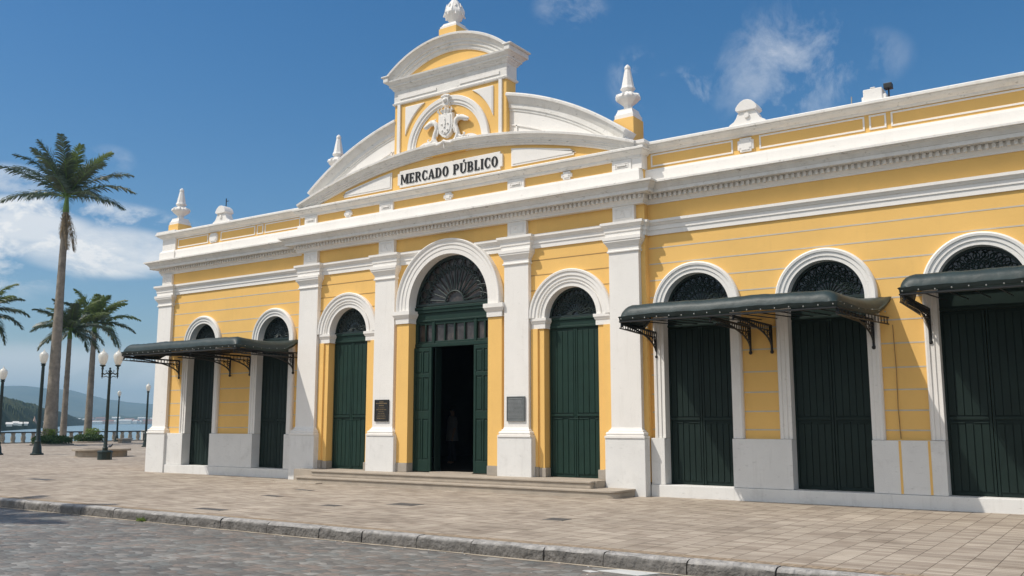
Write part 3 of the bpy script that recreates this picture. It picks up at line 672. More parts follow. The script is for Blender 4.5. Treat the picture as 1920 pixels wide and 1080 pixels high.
# lettering
def letters(text, x0, z0, hgt, width):
    T, t, sf, sh = .20, .10, .055, .07
    def rect(a, b, c_, d): return [(a, c_), (b, c_), (b, d), (a, d)]
    def stem(x, th, z0_=0, z1_=1): return [rect(x, x+th, z0_, z1_), rect(x-sf, x+th+sf, z0_, z0_+sh), rect(x-sf, x+th+sf, z1_-sh, z1_)]
    def ring(cx, cz, rx, rz, tx, tz, a0, a1, n=16):
        o = [(cx+rx*math.cos(a0+(a1-a0)*i/n), cz+rz*math.sin(a0+(a1-a0)*i/n)) for i in range(n+1)]
        i_ = [(cx+(rx-tx)*math.cos(a0+(a1-a0)*i/n), cz+(rz-tz)*math.sin(a0+(a1-a0)*i/n)) for i in range(n+1)]
        return [[o[k], o[k+1], i_[k+1], i_[k]] for k in range(n)]
    pi = math.pi
    G = {
     'M': (.98, stem(.06, .11)+stem(.72, T)+[[(.06, 1), (.24, 1), (.54, .12), (.44, .12)], [(.44, .12), (.54, .12), (.80, 1), (.70, 1)]]),
     'E': (.66, stem(.06, T)+[rect(.2, .60, 0, .085), rect(.2, .58, .915, 1), rect(.2, .48, .46, .54), rect(.53, .60, 0, .24), rect(.51, .58, .76, 1), rect(.43, .48, .38, .62)]),
     'R': (.74, stem(.06, T)+[rect(.2, .38, .915, 1), rect(.2, .38, .45, .53)]+ring(.38, .725, .27, .275, T*.95, .085, -pi/2, pi/2)+[[(.32, .5), (.48, .5), (.74, 0), (.54, 0)]]),
     'C': (.70, ring(.36, .5, .32, .52, .20, .085, pi*.28, pi*1.72, 22)+[rect(.58, .64, .66, .96), rect(.58, .64, .06, .32)]),
     'A': (.78, [[(.04, 0), (.13, 0), (.41, 1), (.33, 1)], [(.52, 0), (.74, 0), (.45, 1), (.33, 1)], rect(.18, .58, .27, .35), rect(-.02, .22, 0, sh), rect(.46, .80, 0, sh)]),
     'D': (.76, stem(.06, T)+[rect(.2, .36, .915, 1), rect(.2, .36, 0, .085)]+ring(.36, .5, .35, .5, .20, .085, -pi/2, pi/2, 20)),
     'O': (.76, ring(.37, .5, .34, .52, .20, .085, 0, 2*pi, 30)),
     'P': (.70, stem(.06, T)+[rect(.2, .38, .915, 1), rect(.2, .38, .43, .51)]+ring(.38, .715, .28, .285, T*.95, .085, -pi/2, pi/2)),
     'U': (.78, [rect(.06, .06+T, .3, 1), rect(.0, .32, 1-sh, 1), rect(.60, .69, .3, 1), rect(.53, .75, 1-sh, 1)]+ring(.375, .32, .315, .34, .15, .11, pi, 2*pi)),
     'B': (.72, stem(.06, T)+[rect(.2, .38, .915, 1), rect(.2, .38, .46, .54), rect(.2, .38, 0, .085)]+ring(.38, .74, .24, .26, T*.9, .085, -pi/2, pi/2)+ring(.38, .27, .28, .27, T*.95, .085, -pi/2, pi/2)),
     'L': (.62, stem(.06, T)+[rect(.2, .56, 0, .085), rect(.49, .56, 0, .26)]),
     'I': (.34, stem(.07, T)),
     ' ': (.36, [])}
    G['Ú'] = (G['U'][0], G['U'][1]+[[(.36, 1.08), (.44, 1.08), (.56, 1.30), (.42, 1.30)]])
    tot = sum(G[ch][0] for ch in text)+.06*(len(text)-1); kx = width/tot; x = x0
    for ch in text:
        w_, polys = G[ch]
        if polys:
            s = MB()
            for k, p in enumerate(polys):
                pp = [(x+a*kx, z0+b*hgt) for a, b in p]
                s.prism(pp, SY-.068-.0004*(k % 7), SY-.051)
            s.build('letter', 'letter_black', signb)
        x += (w_+.06)*kx
letters('MERCADO PÚBLICO', sx0+.12, 8.115, .27, sx1-sx0-.24)

# curved shoulder walls beside the attic
RS = 8.63; ZSC = 1.586
for s_ in (-1, 1):
    xa, xb = (XC+1.6, XC+5.22) if s_ > 0 else (XC-5.22, XC-1.6)
    n = 24; xs = [xa+(xb-xa)*i/n for i in range(n+1)]
    poly = [(x, ZSC+math.sqrt((RS-.06)**2-(x-XC)**2)) for x in xs]
    MB().prism([(xb, 7.96), (xa, 7.96)]+list(reversed(poly)) if False else [(xa, 7.96)]+poly+[(xb, 7.96)], PD+.10, PD+.45).build('shoulder_wall', 'white_plaster', B)
    a0 = math.asin(1.905/RS); a1 = math.asin(5.30/RS)
    y = PD+.10
    sec = [(-.42, y+.02), (-.42, y-.02), (-.36, y-.025), (-.35, y-.05), (-.24, y-.05), (-.20, y-.08), (-.12, y-.13), (-.07, y-.16), (-.065, y-.19), (-.01, y-.195), (.02, y-.17), (.03, y+.37), (-.2, y+.37)]
    MB().arc(XC, ZSC, RS, a0*s_, a1*s_, sec, 30).build('shoulder_arch', 'white_cornice', B)
    sec = [(-.80, y+.01), (-.80, y-.03), (-.765, y-.03), (-.765, y+.01)]
    m_ = MB(); m_.arc(XC, ZSC, RS, math.asin(2.15/RS)*s_, math.asin(4.6/RS)*s_, sec, 20)
    xx = XC+s_*2.13; m_.box(xx-.02, xx+.02, y-.03, y+.01, 8.6, ZSC+math.sqrt((RS-.78)**2-2.13**2)); m_.build('panel_moulding', 'white_plaster', B)

# attic block with crest
AY = PD-.05; AX0, AX1 = XC-1.90, XC+1.90
A0 = MB(); A0.box(AX0, AX1, AY, AY+.42, 8.72, 10.52); attic = A0.build('attic_wall', 'yellow_plaster', B)
for x in (AX0+.17, AX1-.17): MB().box(x-.05, x+.05, AY-.045, AY-.0005, 8.76, 10.42).build('corner_strip', 'white_plaster', B)
AP = lambda o=0: [(AX0+o, AY+.42-o), (AX0+o, AY+o), (AX1-o, AY+o), (AX1-o, AY+.42-o)]
ap = [(AX0, AY+.42), (AX0, AY), (AX1, AY), (AX1, AY+.42), (AX0, AY+.42)]
ent = MB(); ent.sweep([(AX0+.6, AY+.42), (AX0, AY+.42), (AX0, AY), (AX1, AY), (AX1, AY+.42), (AX1-.6, AY+.42)], [(-.2, 10.40), (.03, 10.40), (.05, 10.42), (.06, 10.46), (.03, 10.475), (.02, 10.50), (.02, 10.82), (.05, 10.84), (.06, 10.87), (.09, 10.90), (.10, 10.93), (.13, 10.935), (.13, 10.98), (.17, 11.02), (.21, 11.06), (.22, 11.10), (-.2, 11.12)])
ent.box(AX0+.18, AX1-.18, AY+.18, AY+.24, 10.5, 11.10); ent.build('attic_cornice', 'white_cornice', B)
for a, b in ((AX0+.2, AX0+1.5), (AX1-1.5, AX1-.2)): MB().prism([(a, 10.56), (b, 10.56), (b, 10.635), (a, 10.635)], AY-.042, AY-.0205).build('frieze_moulding', 'white_plaster', B)
# top segmental pediment
TR = 3.18; TZ = 11.98-TR; TA = math.asin(2.08/TR)
tp = [(XC+1.95*(-1+2*i/24), TZ+math.sqrt((TR-.12)**2-(1.95*(-1+2*i/24))**2)) for i in range(25)]
MB().prism([(XC+1.95, 11.05), (XC-1.95, 11.05)]+tp, AY-.0, AY+.36).build('tympanum', 'yellow_plaster', B)
y = AY-.0
sec = [(-.42, y+.03), (-.42, y-.03), (-.38, y-.05), (-.31, y-.055), (-.30, y-.09), (-.22, y-.095), (-.21, y-.13), (-.15, y-.14), (-.10, y-.19), (-.06, y-.22), (-.055, y-.25), (0, y-.255), (.02, y-.22), (.03, y+.64), (-.05, y+.64), (-.15, y+.50), (-.42, y+.40)]
MB().arc(XC, TZ, TR, -TA, TA, sec, 44).build('pediment_arch', 'white_cornice', B)
# end caps of that pediment: little broken corners
for s_ in (-1, 1):
    s = MB()
    x0, x1 = sorted((XC+s_*1.98, XC+s_*2.16)); s.box(x0, x1, AY-.25, AY+.66, 11.06, 11.20)
    x0, x1 = sorted((XC+s_*1.94, XC+s_*2.22)); s.box(x0, x1, AY-.28, AY+.69, 11.201, 11.25)
    s.build('pediment_corner', 'white_cornice', B, bevel=.02)
# blind arch of the crest
ca, cz = XC, 8.92
MB().arch(ca, 1.13, 8.8, cz, [(0, AY+.02), (0, AY-.02), (.05, AY-.02), (.06, AY-.05), (.13, AY-.05), (.14, AY-.075), (.24, AY-.08), (.26, AY-.05), (.26, AY+.02)], n=48).build('blind_arch', 'white_plaster', B)
# spandrel panels
for s_ in (-1, 1):
    pts = []; rr = 1.60
    xo = ca+s_*1.50
    za = cz+math.sqrt(rr*rr-1.50**2) if rr > 1.5 else cz
    n = 14; zt = 10.30; xt = math.sqrt(max(0, rr*rr-(zt-cz)**2))
    a_s = math.asin(1.50/rr); a_e = math.asin(min(1, xt/rr)) if zt-cz < rr else 0
    arcp = [(ca+s_*rr*math.sin(a_s+(a_e-a_s)*i/n), cz+rr*math.cos(a_s+(a_e-a_s)*i/n)) for i in range(n+1)]
    pts = arcp+[(xo, zt)]
    s = MB(); s.prism(pts, AY-.03, AY+.005)
    q = [((p[0]*.88+(xo-s_*.25)*.12), p[1]*.88+(zt-.2)*.12) for p in pts]; s.prism(q, AY-.012-.03, AY-.0305)
    s.build('spandrel_panel', 'white_plaster', B, bevel=.005)
# keystone shell
s = MB(); s.box(ca-.09, ca+.09, AY-.14, AY+0, 10.02, 10.28)
for k in range(5): s.ball((ca-.11+.055*k, AY-.13, 10.30-.012*abs(k-2)), .042, 8)
s.ball((ca, AY-.15, 10.16), .07, 8); s.build('keystone', 'white_plaster', B, smooth=True)
# coat of arms: shield, crown, two sea beasts, ribbon, hills behind
cr = MB(); y = AY
sh = [(-.23, .42), (.23, .42), (.245, .1), (.2, -.12), (.09, -.22), (0, -.25), (-.09, -.22), (-.2, -.12), (-.245, .1)]
zc0 = 9.38
cr.prism([(ca+a, zc0+b) for a, b in sh], y-.13, y)
cr.prism([(ca+a*.8, zc0+.03+b*.8) for a, b in sh], y-.15, y-.1305)
crest = cr.build('coat_of_arms', 'white_plaster', B, bevel=.012)
s = MB()
for a, b in ((0, .24), (-.1, .12), (.1, .12), (0, .04), (-.08, -.06), (.09, -.05), (0, -.12)): s.ball((ca+a, y-.155, zc0+b), .03, 6)
s.tube([(ca, y-.155, zc0+.3), (ca+.02, y-.16, zc0+.14), (ca-.03, y-.155, zc0)], .014, 5); s.build('shield_charge', 'white_plaster', crest, smooth=True)
s = MB(); s.skin([[(ca+rx*math.cos(t_), y-.06+ry*math.sin(t_), z) for t_ in [2*math.pi*i/14 for i in range(14)]] for rx, ry, z in ((.17, .08, 9.76), (.17, .08, 9.79), (.14, .07, 9.80), (.18, .085, 9.86), (.24, .11, 9.90), (.2, .09, 9.90), (.02, .02, 9.86))])
for k in range(5):
    u = -1+k/2; s.tube([(ca+u*.18, y-.12, 9.80), (ca+u*.24, y-.15, 9.88), (ca+u*.22, y-.15, 9.94-.03*abs(u))], [.022, .03, .012], 6); s.ball((ca+u*.22, y-.15, 9.95-.03*abs(u)), .02, 6)
s.ball((ca, y-.1, 9.96), .03, 8); s.build('crown', 'white_plaster', crest, smooth=True)
for s_ in (-1, 1):
    s = MB(); P_ = lambda a, b, d=0: (ca+s_*a*.95, y-.09-d, 9.06+b)
    s.tube([P_(.20, -.10), P_(.36, -.02), P_(.43, .12), P_(.38, .26), P_(.33, .38), P_(.36, .50), P_(.46, .56), P_(.58, .545), P_(.70, .50), P_(.80, .47)], [.045, .06, .065, .06, .058, .068, .085, .072, .055, .028], 10)
    s.tube([P_(.58, .50), P_(.68, .45), P_(.76, .43)], [.04, .035, .02], 8)
    s.ball(P_(.50, .60, .05), .03, 6); s.tube([P_(.42, .60), P_(.36, .66)], [.035, .01], 6); s.tube([P_(.30, .42), P_(.27, .30), P_(.32, .16)], [.02, .035, .02], 6)
    s.tube([P_(.43, .10), P_(.52, .02), P_(.62, .03), P_(.66, .10), P_(.60, .13)], [.05, .045, .035, .025, .012], 8)
    s.build('sea_beast', 'white_plaster', crest, smooth=True)
    s = MB()
    for k in range(9):
        a = .25+.075*k; s.tube([P_(.28+.02*k, -.06), P_(.36+.05*k, .02-.008*k*k/4), P_(.42+.065*k, -.03-.01*k)], [.03, .035, .01], 6)
    for k in range(6): s.ball(P_(.34+.09*k, -.05+.02*(k % 2), .02), .045, 6)
    s.build('foliage', 'white_plaster', crest, smooth=True)
    hp = [(ca+s_*(1.12-(.95*i/14)), cz-.05+.27*math.sin(math.pi*(i/14)**.8*.92+.12)) for i in range(15)]
    MB().prism([(ca+s_*1.12, 8.83)]+hp+[(ca+s_*.17, 8.83)], y-.035, y+.01).build('crest_hill', 'white_plaster', crest)
s = MB(); s.tube([(ca-.36, y-.13, 9.02), (ca-.22, y-.16, 8.95), (ca-.08, y-.17, 8.98), (ca, y-.18, 9.02), (ca+.08, y-.17, 8.98), (ca+.22, y-.16, 8.95), (ca+.36, y-.13, 9.02)], .042, 8)
s.tube([(ca-.02, y-.17, 9.0), (ca+.0, y-.16, 8.84)], .02, 6); s.build('ribbon', 'white_plaster', crest, smooth=True)

# finials
def finial(x, y, z0, zt, ped, pedh, kind='urn'):
    s = MB(); s.box(x-ped, x+ped, y-ped, y+ped, z0, z0+pedh); p = s.build('finial', 'yellow_plaster', B, bevel=.01)
    H = zt-(z0+pedh); zb = z0+pedh; q = MB()
    k = ped*.92
    for a, b, r0, r1 in ((0, .07, k, k), (.07, .15, k*.95, k*.78), (.15, .17, k*.78, k*.78)):
        q.skin([[(x+sx*r0, y+sy*r0, zb+a*H+.0005) for sx, sy in ((-1, -1), (1, -1), (1, 1), (-1, 1))], [(x+sx*r1, y+sy*r1, zb+b*H) for sx, sy in ((-1, -1), (1, -1), (1, 1), (-1, 1))]])
    if kind == 'urn':
        W = ped*1.15
        pr = [(.42*W, .17), (.36*W, .20), (.33*W, .235), (.38*W, .26), (.62*W, .30), (.92*W, .35), (W, .385), (W*.98, .41), (.78*W, .44), (.52*W, .475), (.40*W, .50), (.42*W, .52), (.58*W, .545), (.60*W, .56), (.50*W, .60), (.25*W, .88), (.22*W, .90), (.26*W, .93), (.20*W, .97), (.03*W, 1)]
    else:
        W = ped*1.0
        pr = [(.50*W, .17), (.42*W, .21), (.40*W, .24), (.50*W, .28), (.80*W, .38), (1.0*W, .50), (.96*W, .56), (.60*W, .80), (.26*W, .95), (.05*W, 1.02)]
    q.lathe([(r, zb+t*H) for r, t in pr], x, y, 8, rot=math.pi/8)
    if kind == 'urn':
        for i in range(8):
            a = i*math.pi/4; q.tube([(x+.45*W*math.cos(a), y+.45*W*math.sin(a), zb+.475*H), (x+.9*W*math.cos(a), y+.9*W*math.sin(a), zb+.425*H), (x+1.02*W*math.cos(a), y+1.02*W*math.sin(a), zb+.385*H)], [.02, .035, .012], 5)
    else:
        for j in range(3):
            for i in range(8):
                a = i*math.pi/4+(j % 2)*math.pi/8; t0 = .40+.14*j; rr = W*(.97-1.25*max(0, t0-.50))
                q.tube([(x+rr*math.cos(a), y+rr*math.sin(a), zb+t0*H), (x+rr*.90*math.cos(a), y+rr*.90*math.sin(a), zb+(t0+.12)*H)], [.028, .01], 5)
    q.build('urn', 'white_plaster', p, smooth=False)
finial(XC+4.95, .52, 7.9, 10.36, .27, 1.02)
finial(XC-4.95, .52, 7.9, 10.36, .27, 1.02)
finial(-11.98, .22, 8.09, 9.66, .27, .25)
finial(XC-.02, AY+.25, 11.85, 13.2, .30, .42, 'bud')
# acroteria on the parapets
def acroterion(x, zt=8.72):
    z0 = 8.07; y0_, y1_ = -.06, .22
    pr = [(-.44, 0), (.44, 0), (.40, .06), (.30, .12), (.25, .20), (.22, .34), (.27, .37), (.26, .43), (.21, .50), (.14, .56), (.05, .60), (-.05, .60), (-.14, .56), (-.21, .50), (-.26, .43), (-.27, .37), (-.22, .34), (-.25, .20), (-.30, .12), (-.40, .06)]
    pr = [(a*(.86 if b > .3 else 1), b) for a, b in pr]; k = (zt-z0)/.6; s = MB(); s.prism([(x+a, z0+b*k) for a, b in pr], y0_, y1_)
    s.prism([(x+a*1.06, z0+.36*k+(b-.36)*k*1.05) for a, b in pr if b >= .34], y0_-.05, y1_+.03)
    s.skin([[(x+.06*math.cos(t_), y0_+.0-d, z0+.22*k+.06*math.sin(t_)) for t_ in [2*math.pi*i/14 for i in range(14)]] for d in (0, .04)])
    return s.build('acroterion', 'white_plaster', B, bevel=.012)
acroterion(8.33, 8.62); ac = acroterion(-9.45, 8.63); acroterion(14.6, 8.62)
MB().tube([(-9.42, .1, 8.6), (-9.42, .1, 8.92)], .016, 6).tube([(-9.42, .1, 8.82), (-9.30, .1, 8.82)], .012, 5).build('rod', 'iron_black', ac)
s = MB(); s.box(10.78, 11.15, -.05, .3, 8.07, 8.34); s.box(10.74, 11.22, -.02, .35, 8.0701, 8.20); s.box(10.92, 11.02, -.052, .2, 8.34, 8.37); s.build('parapet_block', 'white_plaster', B, bevel=.015)
MB().tube([(10.52, .05, 8.0), (10.53, .05, 8.28)], .012, 5).build('rod', 'stone_grey', B)

from mathutils import noise as _nz
def nz0(p): return _nz.noise(Vector(p))
# ------------------------------------------------------------------ things fixed to the building
fl = empty('floodlight', (11.27, .1, 8.07), world=True); tag(fl, 'small black floodlight on the parapet beside the stepped white block', 'floodlight')
s = MB(); s.box(11.17, 11.33, .0, .16, 8.31, 8.42); s.build('housing', 'iron_black', fl, bevel=.01)
s = MB(); s.box(11.24, 11.27, .06, .09, 8.07, 8.31); s.build('bracket', 'iron_black', fl)
def plaque(name, label, x0, x1, z0, z1, m, ml, lines):
    yb = YF; e = empty(name, ((x0+x1)/2, yb, z0), world=True); tag(e, label, 'plaque')
    s = MB(); s.box(x0, x1, yb-.03, yb-.001, z0, z1); s.box(x0+.0, x1, yb-.04, yb-.0302, z0, z0+.02); s.box(x0, x1, yb-.04, yb-.0302, z1-.02, z1); s.box(x0, x0+.018, yb-.04, yb-.0302, z0+.021, z1-.021); s.box(x1-.018, x1, yb-.04, yb-.0302, z0+.021, z1-.021)
    s.build('plate', m, e, bevel=.004)
    s = MB(); rnd = random.Random(3)
    for k, (t_, wd, hh) in enumerate(lines):
        zc = z1-(z1-z0)*t_; w2 = (x1-x0)*wd/2; xm = (x0+x1)/2; x = xm-w2
        while x < xm+w2:
            ww = rnd.uniform(.02, .06); s.box(x, min(x+ww, xm+w2), yb-.036, yb-.0302, zc-hh, zc+hh); x += ww+.012
    s.build('inscription', ml, e)
plaque('plaque', 'black plaque with gold lettering on the white pilaster left of the main doorway', -2.24, -1.74, 1.64, 2.22, 'plaque_black', 'plaque_gold',
       [(.10, .3, .010), (.17, .8, .012), (.27, .35, .012), (.38, .5, .006), (.46, .7, .009), (.55, .4, .006), (.63, .5, .006), (.71, .55, .006), (.79, .65, .006), (.87, .6, .008)])
plaque('plaque', 'grey metal plaque with fine text on the white pilaster right of the main doorway', 2.12, 2.65, 1.64, 2.24, 'plaque_steel', 'plaque_pale',
       [(.09, .7, .006)]+[(.16+.052*k, .82, .0045) for k in range(14)])
# awnings
def awning(label, xw0, xw1, xf0, xf1, zl, brk, zb=3.07):
    e = empty('awning', ((xw0+xw1)/2, 0, 3.0), world=True); tag(e, label, 'awning', 'green canvas awnings over the side doors')
    A = 2.3; yw = -.02
    # canvas
    tv = [0, .12, .25, .4, .55, .68, .78, .86, .92, .955, .98, .993, 1.0]
    nu = 72
    us = [0, .004, .010, .02, .035, .055, .08]+[.08+.84*i/nu for i in range(1, nu)]+[.92, .945, .965, .98, .99, .996, 1]
    rnd = random.Random(int(xw0*10)); ph = [rnd.uniform(0, 6) for _ in range(6)]
    rows = []
    for t_ in tv:
        row = []
        for u in us:
            x = (xw0+(xf0-xw0)*t_)*(1-u)+(xw1+(xf1-xw1)*t_)*u
            L_ = (xf1-xf0); ef = (1-t_)*A; es = min(u, 1-u)*L_
            def rnd_(e_, wd): 
                if e_ >= wd: return 0
                q = 1-e_/wd; return 1-math.sqrt(max(0, 1-q*q))
            drop = .22*rnd_(ef, .24)+.04*max(0, 1-ef/.45)+.22*rnd_(es, .26)*(1 if t_ > .2 else t_*5)
            drop = min(drop, .275)
            sag = .10*math.sin(math.pi*t_)*(.6+.5*math.exp(-es*1.5))+.010*math.sin(x*3.1+ph[0])+.006*math.sin(x*9+ph[1]+t_*5)*t_+.004*math.sin(x*23+ph[3]+t_*19)+.010*nz0((x*2.3, t_*6, ph[4]))
            ztop = zl+.335-.02*t_
            z = ztop-sag*(1 if t_ < .9 else .6)-drop
            row.append((x, yw-t_*A, z))
        rows.append(row)
    top = MB(); nU = len(us)
    vs = [p for r in rows for p in r]; fs = [(k*nU+i, k*nU+i+1, (k+1)*nU+i+1, (k+1)*nU+i) for k in range(len(rows)-1) for i in range(nU-1)]
    # skirt: right edge, front, left edge
    loop = [rows[k][0] for k in range(len(rows))]+rows[-1][1:-1]+[rows[k][-1] for k in range(len(rows)-1, -1, -1)]
    o = len(vs); nL = len(loop)
    for (dx, dz) in ((.035, -.012), (.010, -.035), (.0, -.095)):
        for i, p in enumerate(loop):
            k = i < len(rows)-1; r_ = i > nL-len(rows)
            ox = -dx if k else (dx if r_ else 0); oy = 0 if (k or r_) else -dx
            bot = p[2]+dz-(.01*math.sin(p[0]*7+ph[2]) if dz < -.1 else 0)
            vs.append((p[0]+ox, p[1]+oy, bot))
    idx0 = [k*nU for k in range(len(rows))]+[(len(rows)-1)*nU+i for i in range(1, nU-1)]+[k*nU+nU-1 for k in range(len(rows)-1, -1, -1)]
    lay = [idx0]+[[o+j*nL+i for i in range(nL)] for j in range(3)]
    for j in range(3):
        for i in range(nL-1): fs.append((lay[j][i], lay[j][i+1], lay[j+1][i+1], lay[j+1][i]))
    top.add(vs, fs); cv = top.build('canvas', 'canvas_green', e, smooth=True)
    sm = cv.modifiers.new('solid', 'SOLIDIFY'); sm.thickness = .008
    # eyelets along the valance
    s = MB(); n = int((xf1-xf0)/.26)
    for i in range(n+1):
        x = xf0+.05+(xf1-xf0-.1)*i/n; s.ball((x, yw-A-.012, zl-.02+.006*math.sin(i*2.1)), .014, 6)
    for i in range(1, 8):
        t_ = i/8; s.ball((xw1+(xf1-xw1)*t_+.012, yw-A*t_, zl-.0+.02*math.sin(i)), .015, 6)
        s.ball((xw0+(xf0-xw0)*t_-.012, yw-A*t_, zl-.0), .015, 6)
    s.build('eyelet', 'stud', e, smooth=True)
    # frame rails
    s = MB(); zf = zl-.075
    s.tube([(xf0, yw-A+.02, zf), (xf1, yw-A+.02, zf)], .022, 6); s.tube([(xf0, yw-A+.02, zf), (xw0+.05, yw, zf)], .018, 6); s.tube([(xf1, yw-A+.02, zf), (xw1-.05, yw, zf)], .018, 6)
    for i in range(1, 12):
        x = xf0+(xf1-xf0)*i/12; s.tube([(x, yw-A+.02, zf), (x, yw, zf+.12)], .012, 5)
    for xa, xb in ((xf0, xw0+.05), (xf1, xw1-.05)):
        s.tube([(xa, yw-A+.02, zf-.13), (xb, yw, zf-.13)], .014, 5)
        for i in range(16):
            u = (i+.5)/16; xx = xa+(xb-xa)*u; yy = yw-A+.02+(A-.02)*u; s.tube([(xx, yy, zf), (xx, yy, zf-.13)], .010, 4)
    s.build('frame', 'iron_black', e)
    for bx in brk:
        s = MB(); yt = -(A-.06); zt_ = zl-.10; bw = bx; bf = max(xf0+.02, min(xf1-.02, bx))
        s.tube([(bx, -.07, zb+.03), (bx, -.07, zt_)], .026, 6); s.tube([(bx, -.07, zt_), (bx, yt, zt_)], .024, 6); s.tube([(bx, -.07, zt_-.12), (bx, yt+.25, zt_-.10)], .016, 5)
        P_ = []
        for i in range(15):
            a = math.pi/2*i/14; P_.append((bx, -.07-(A-.16)*(1-math.cos(a)), zb+.06+(zt_-.02-zb-.06)*math.sin(a)**.9))
        s.tube(P_, .021, 6)
        s.ball((bx, -.07, zb), .042, 8); s.ball((bx, yt, zt_-.06), .03, 8); s.tube([(bx, yt, zt_), (bx, yt, zt_-.05)], .014, 5)
        for i in range(1, 15):                   # little uprights between the two rails
            yy = -.07-(A-.4)*i/15; s.tube([(bx, yy, zt_), (bx, yy, zt_-.11)], .0115, 4)
        for i in range(7):                       # scrolls in the spandrel
            a = math.pi/2*(i+1)/9; yc = -.07-(A-.16)*(1-math.cos(a)); zc = zb+.06+(zt_-.02-zb-.06)*math.sin(a)
            if zt_-.14-zc < .03: continue
            s.tube([(bx, yc, zc), (bx, yc*.75-.02, zc+(zt_-.13-zc)*.35), (bx, yc*.95, zc+(zt_-.13-zc)*.7), (bx, yc*.8, zt_-.13)], .0125, 4)
            s.tube([(bx, -.07, zc), (bx, yc*.6, zc+.05), (bx, yc*.5, zt_-.14)], .0115, 4)
        for k in range(3):
            zz = zb+.15+.14*k; s.tube([(bx, -.10, zz), (bx, -.15-.02*k, zz+.05), (bx, -.11, zz+.10)], .0125, 4)
        s.v = [(x_+(bf-bw)*min(1, max(0, -y_/A)), y_, z_) for x_, y_, z_ in s.v]
        s.build('bracket', 'iron_black', e)
    return e
awning('long dark green awning over the two narrow doors at the far left end', -11.75, -5.60, -11.0, -5.60, 3.73, (-11.22, -8.64, -7.7, -5.78))
awning('dark green awning over the first two doors right of the white pavilion pilaster', 5.90, 11.06, 6.29, 10.63, 3.72, (6.02, 8.22, 8.68, 10.72))
awning('dark green awning at the right edge of the photo, over the third right-hand door', 11.55, 16.70, 11.70, 16.2, 3.86, (11.76, 13.9, 14.4, 16.4), 3.12)
# thin cable hanging from the awning end down the yellow wall
cb = MB().tube([(11.08, -.03, 3.5), (11.10, -.03, 2.6), (11.09, -.03, 1.9), (11.11, -.03, 1.30)], .009, 5).build('cable', 'joint_brown')
tag(cb, 'thin cable running down the yellow wall between the second and third right-hand doors', 'cable')

# steps
st = empty('stone_steps', (.6, -.7, 0), world=True); tag(st, 'two broad worn stone steps with a landing in front of the main doorway', 'steps')
def step(x0, x1, y, z0, z1, r, nm, lip=.03):
    pts = [(x0, -.16)] ; n = 6
    pts = [(x0, -.2)]
    for i in range(n+1):
        a = math.pi+math.pi/2*i/n; pts.append((x0+r+r*math.cos(a), y+r+r*math.sin(a)))
    for i in range(n+1):
        a = 1.5*math.pi+math.pi/2*i/n; pts.append((x1-r+r*math.cos(a), y+r+r*math.sin(a)))
    pts.append((x1, -.2))
    s = MB(); cx = (x0+x1)/2
    s.slab([(cx+(a-cx)*.996, b+.03 if b < -.3 else b) for a, b in pts], z0, z1-.05); s.slab(pts, z1-.0495, z1)
    return s.build(nm, 'step_stone', st, bevel=.012)
step(-4.35, 5.62, -1.28, -.1, .165, .22, 'lower_step')
step(-3.98, 4.83, -.98, .1655, .325, .05, 'upper_step')
MB().slab([(-4.95, -.45), (-4.9, -1.42), (-4.7, -1.5), (-3.2, -1.5), (-3.2, -.45)], -.05, .028).build('base_slab', 'step_stone', st, bevel=.01)
s = MB(); s.box(XC-5.0, XC+4.66, -.80, .305, -.1, .3245); s.build('landing', 'step_stone', st)

# person in the dark doorway
def skinned(name, m, bones, radii, parent=None, sub=2):
    me = bpy.data.meshes.new(name); me.from_pydata([b[:3] for b in bones], [(b[3], i) for i, b in enumerate(bones) if b[3] is not None], [])
    o = bpy.data.objects.new(name, me); col.objects.link(o); me.materials.append(M[m]); o.parent = parent
    bpy.context.view_layer.objects.active = o
    sk = o.modifiers.new('skin', 'SKIN'); sd = o.modifiers.new('sub', 'SUBSURF'); sd.levels = sub; sd.render_levels = sub
    for i, r_ in enumerate(radii): me.skin_vertices[0].data[i].radius = r_ if isinstance(r_, tuple) else (r_, r_)
    me.skin_vertices[0].data[0].use_root = True
    sk.use_smooth_shade = True
    return o
pe = empty('person', (-2.95, 4.0, .326), R(-35)); tag(pe, 'person in a pale loose shirt and dark trousers standing inside the dark main doorway', 'person')
bones = [(0, 0, .96, None), (0, 0, 1.15, 0), (0, 0, 1.38, 1), (0, 0, 1.48, 2), (0, .01, 1.56, 3), (0, -.01, 1.66, 4), (0, 0, 1.74, 5),
         (.17, 0, 1.42, 2), (.25, .01, 1.14, 7), (.26, -.05, .90, 8), (.26, -.07, .80, 9), (-.17, 0, 1.42, 2), (-.25, .01, 1.14, 11), (-.26, -.05, .90, 12), (-.26, -.07, .80, 13),
         (.09, 0, .90, 0), (.10, -.01, .50, 15), (.11, .02, .10, 16), (.11, -.12, .04, 17), (-.09, 0, .90, 0), (-.10, -.01, .50, 19), (-.11, .02, .10, 20), (-.11, -.12, .04, 21)]
rad = [(.15, .11), (.14, .10), (.16, .10), .06, .055, .09, .07, .06, .045, .035, .03, .06, .045, .035, .03, .09, .06, .045, .035, .09, .06, .045, .035]
skinned('body', 'skin', bones, rad, pe)
sh_ = MB(); sh_.skin([[(rx*math.cos(t_), ry*math.sin(t_), z) for t_ in [2*math.pi*i/20 for i in range(20)]] for rx, ry, z in ((.27, .19, .72), (.255, .18, .78), (.235, .165, 1.0), (.225, .15, 1.2), (.235, .145, 1.36), (.20, .125, 1.44), (.10, .09, 1.495))])
for s_ in (-1, 1): sh_.tube([(s_*.18, 0, 1.42), (s_*.245, .01, 1.27), (s_*.265, .0, 1.12)], [.085, .085, .08], 12)
sh_.build('shirt', 'shirt', pe, smooth=True)
tr = MB()
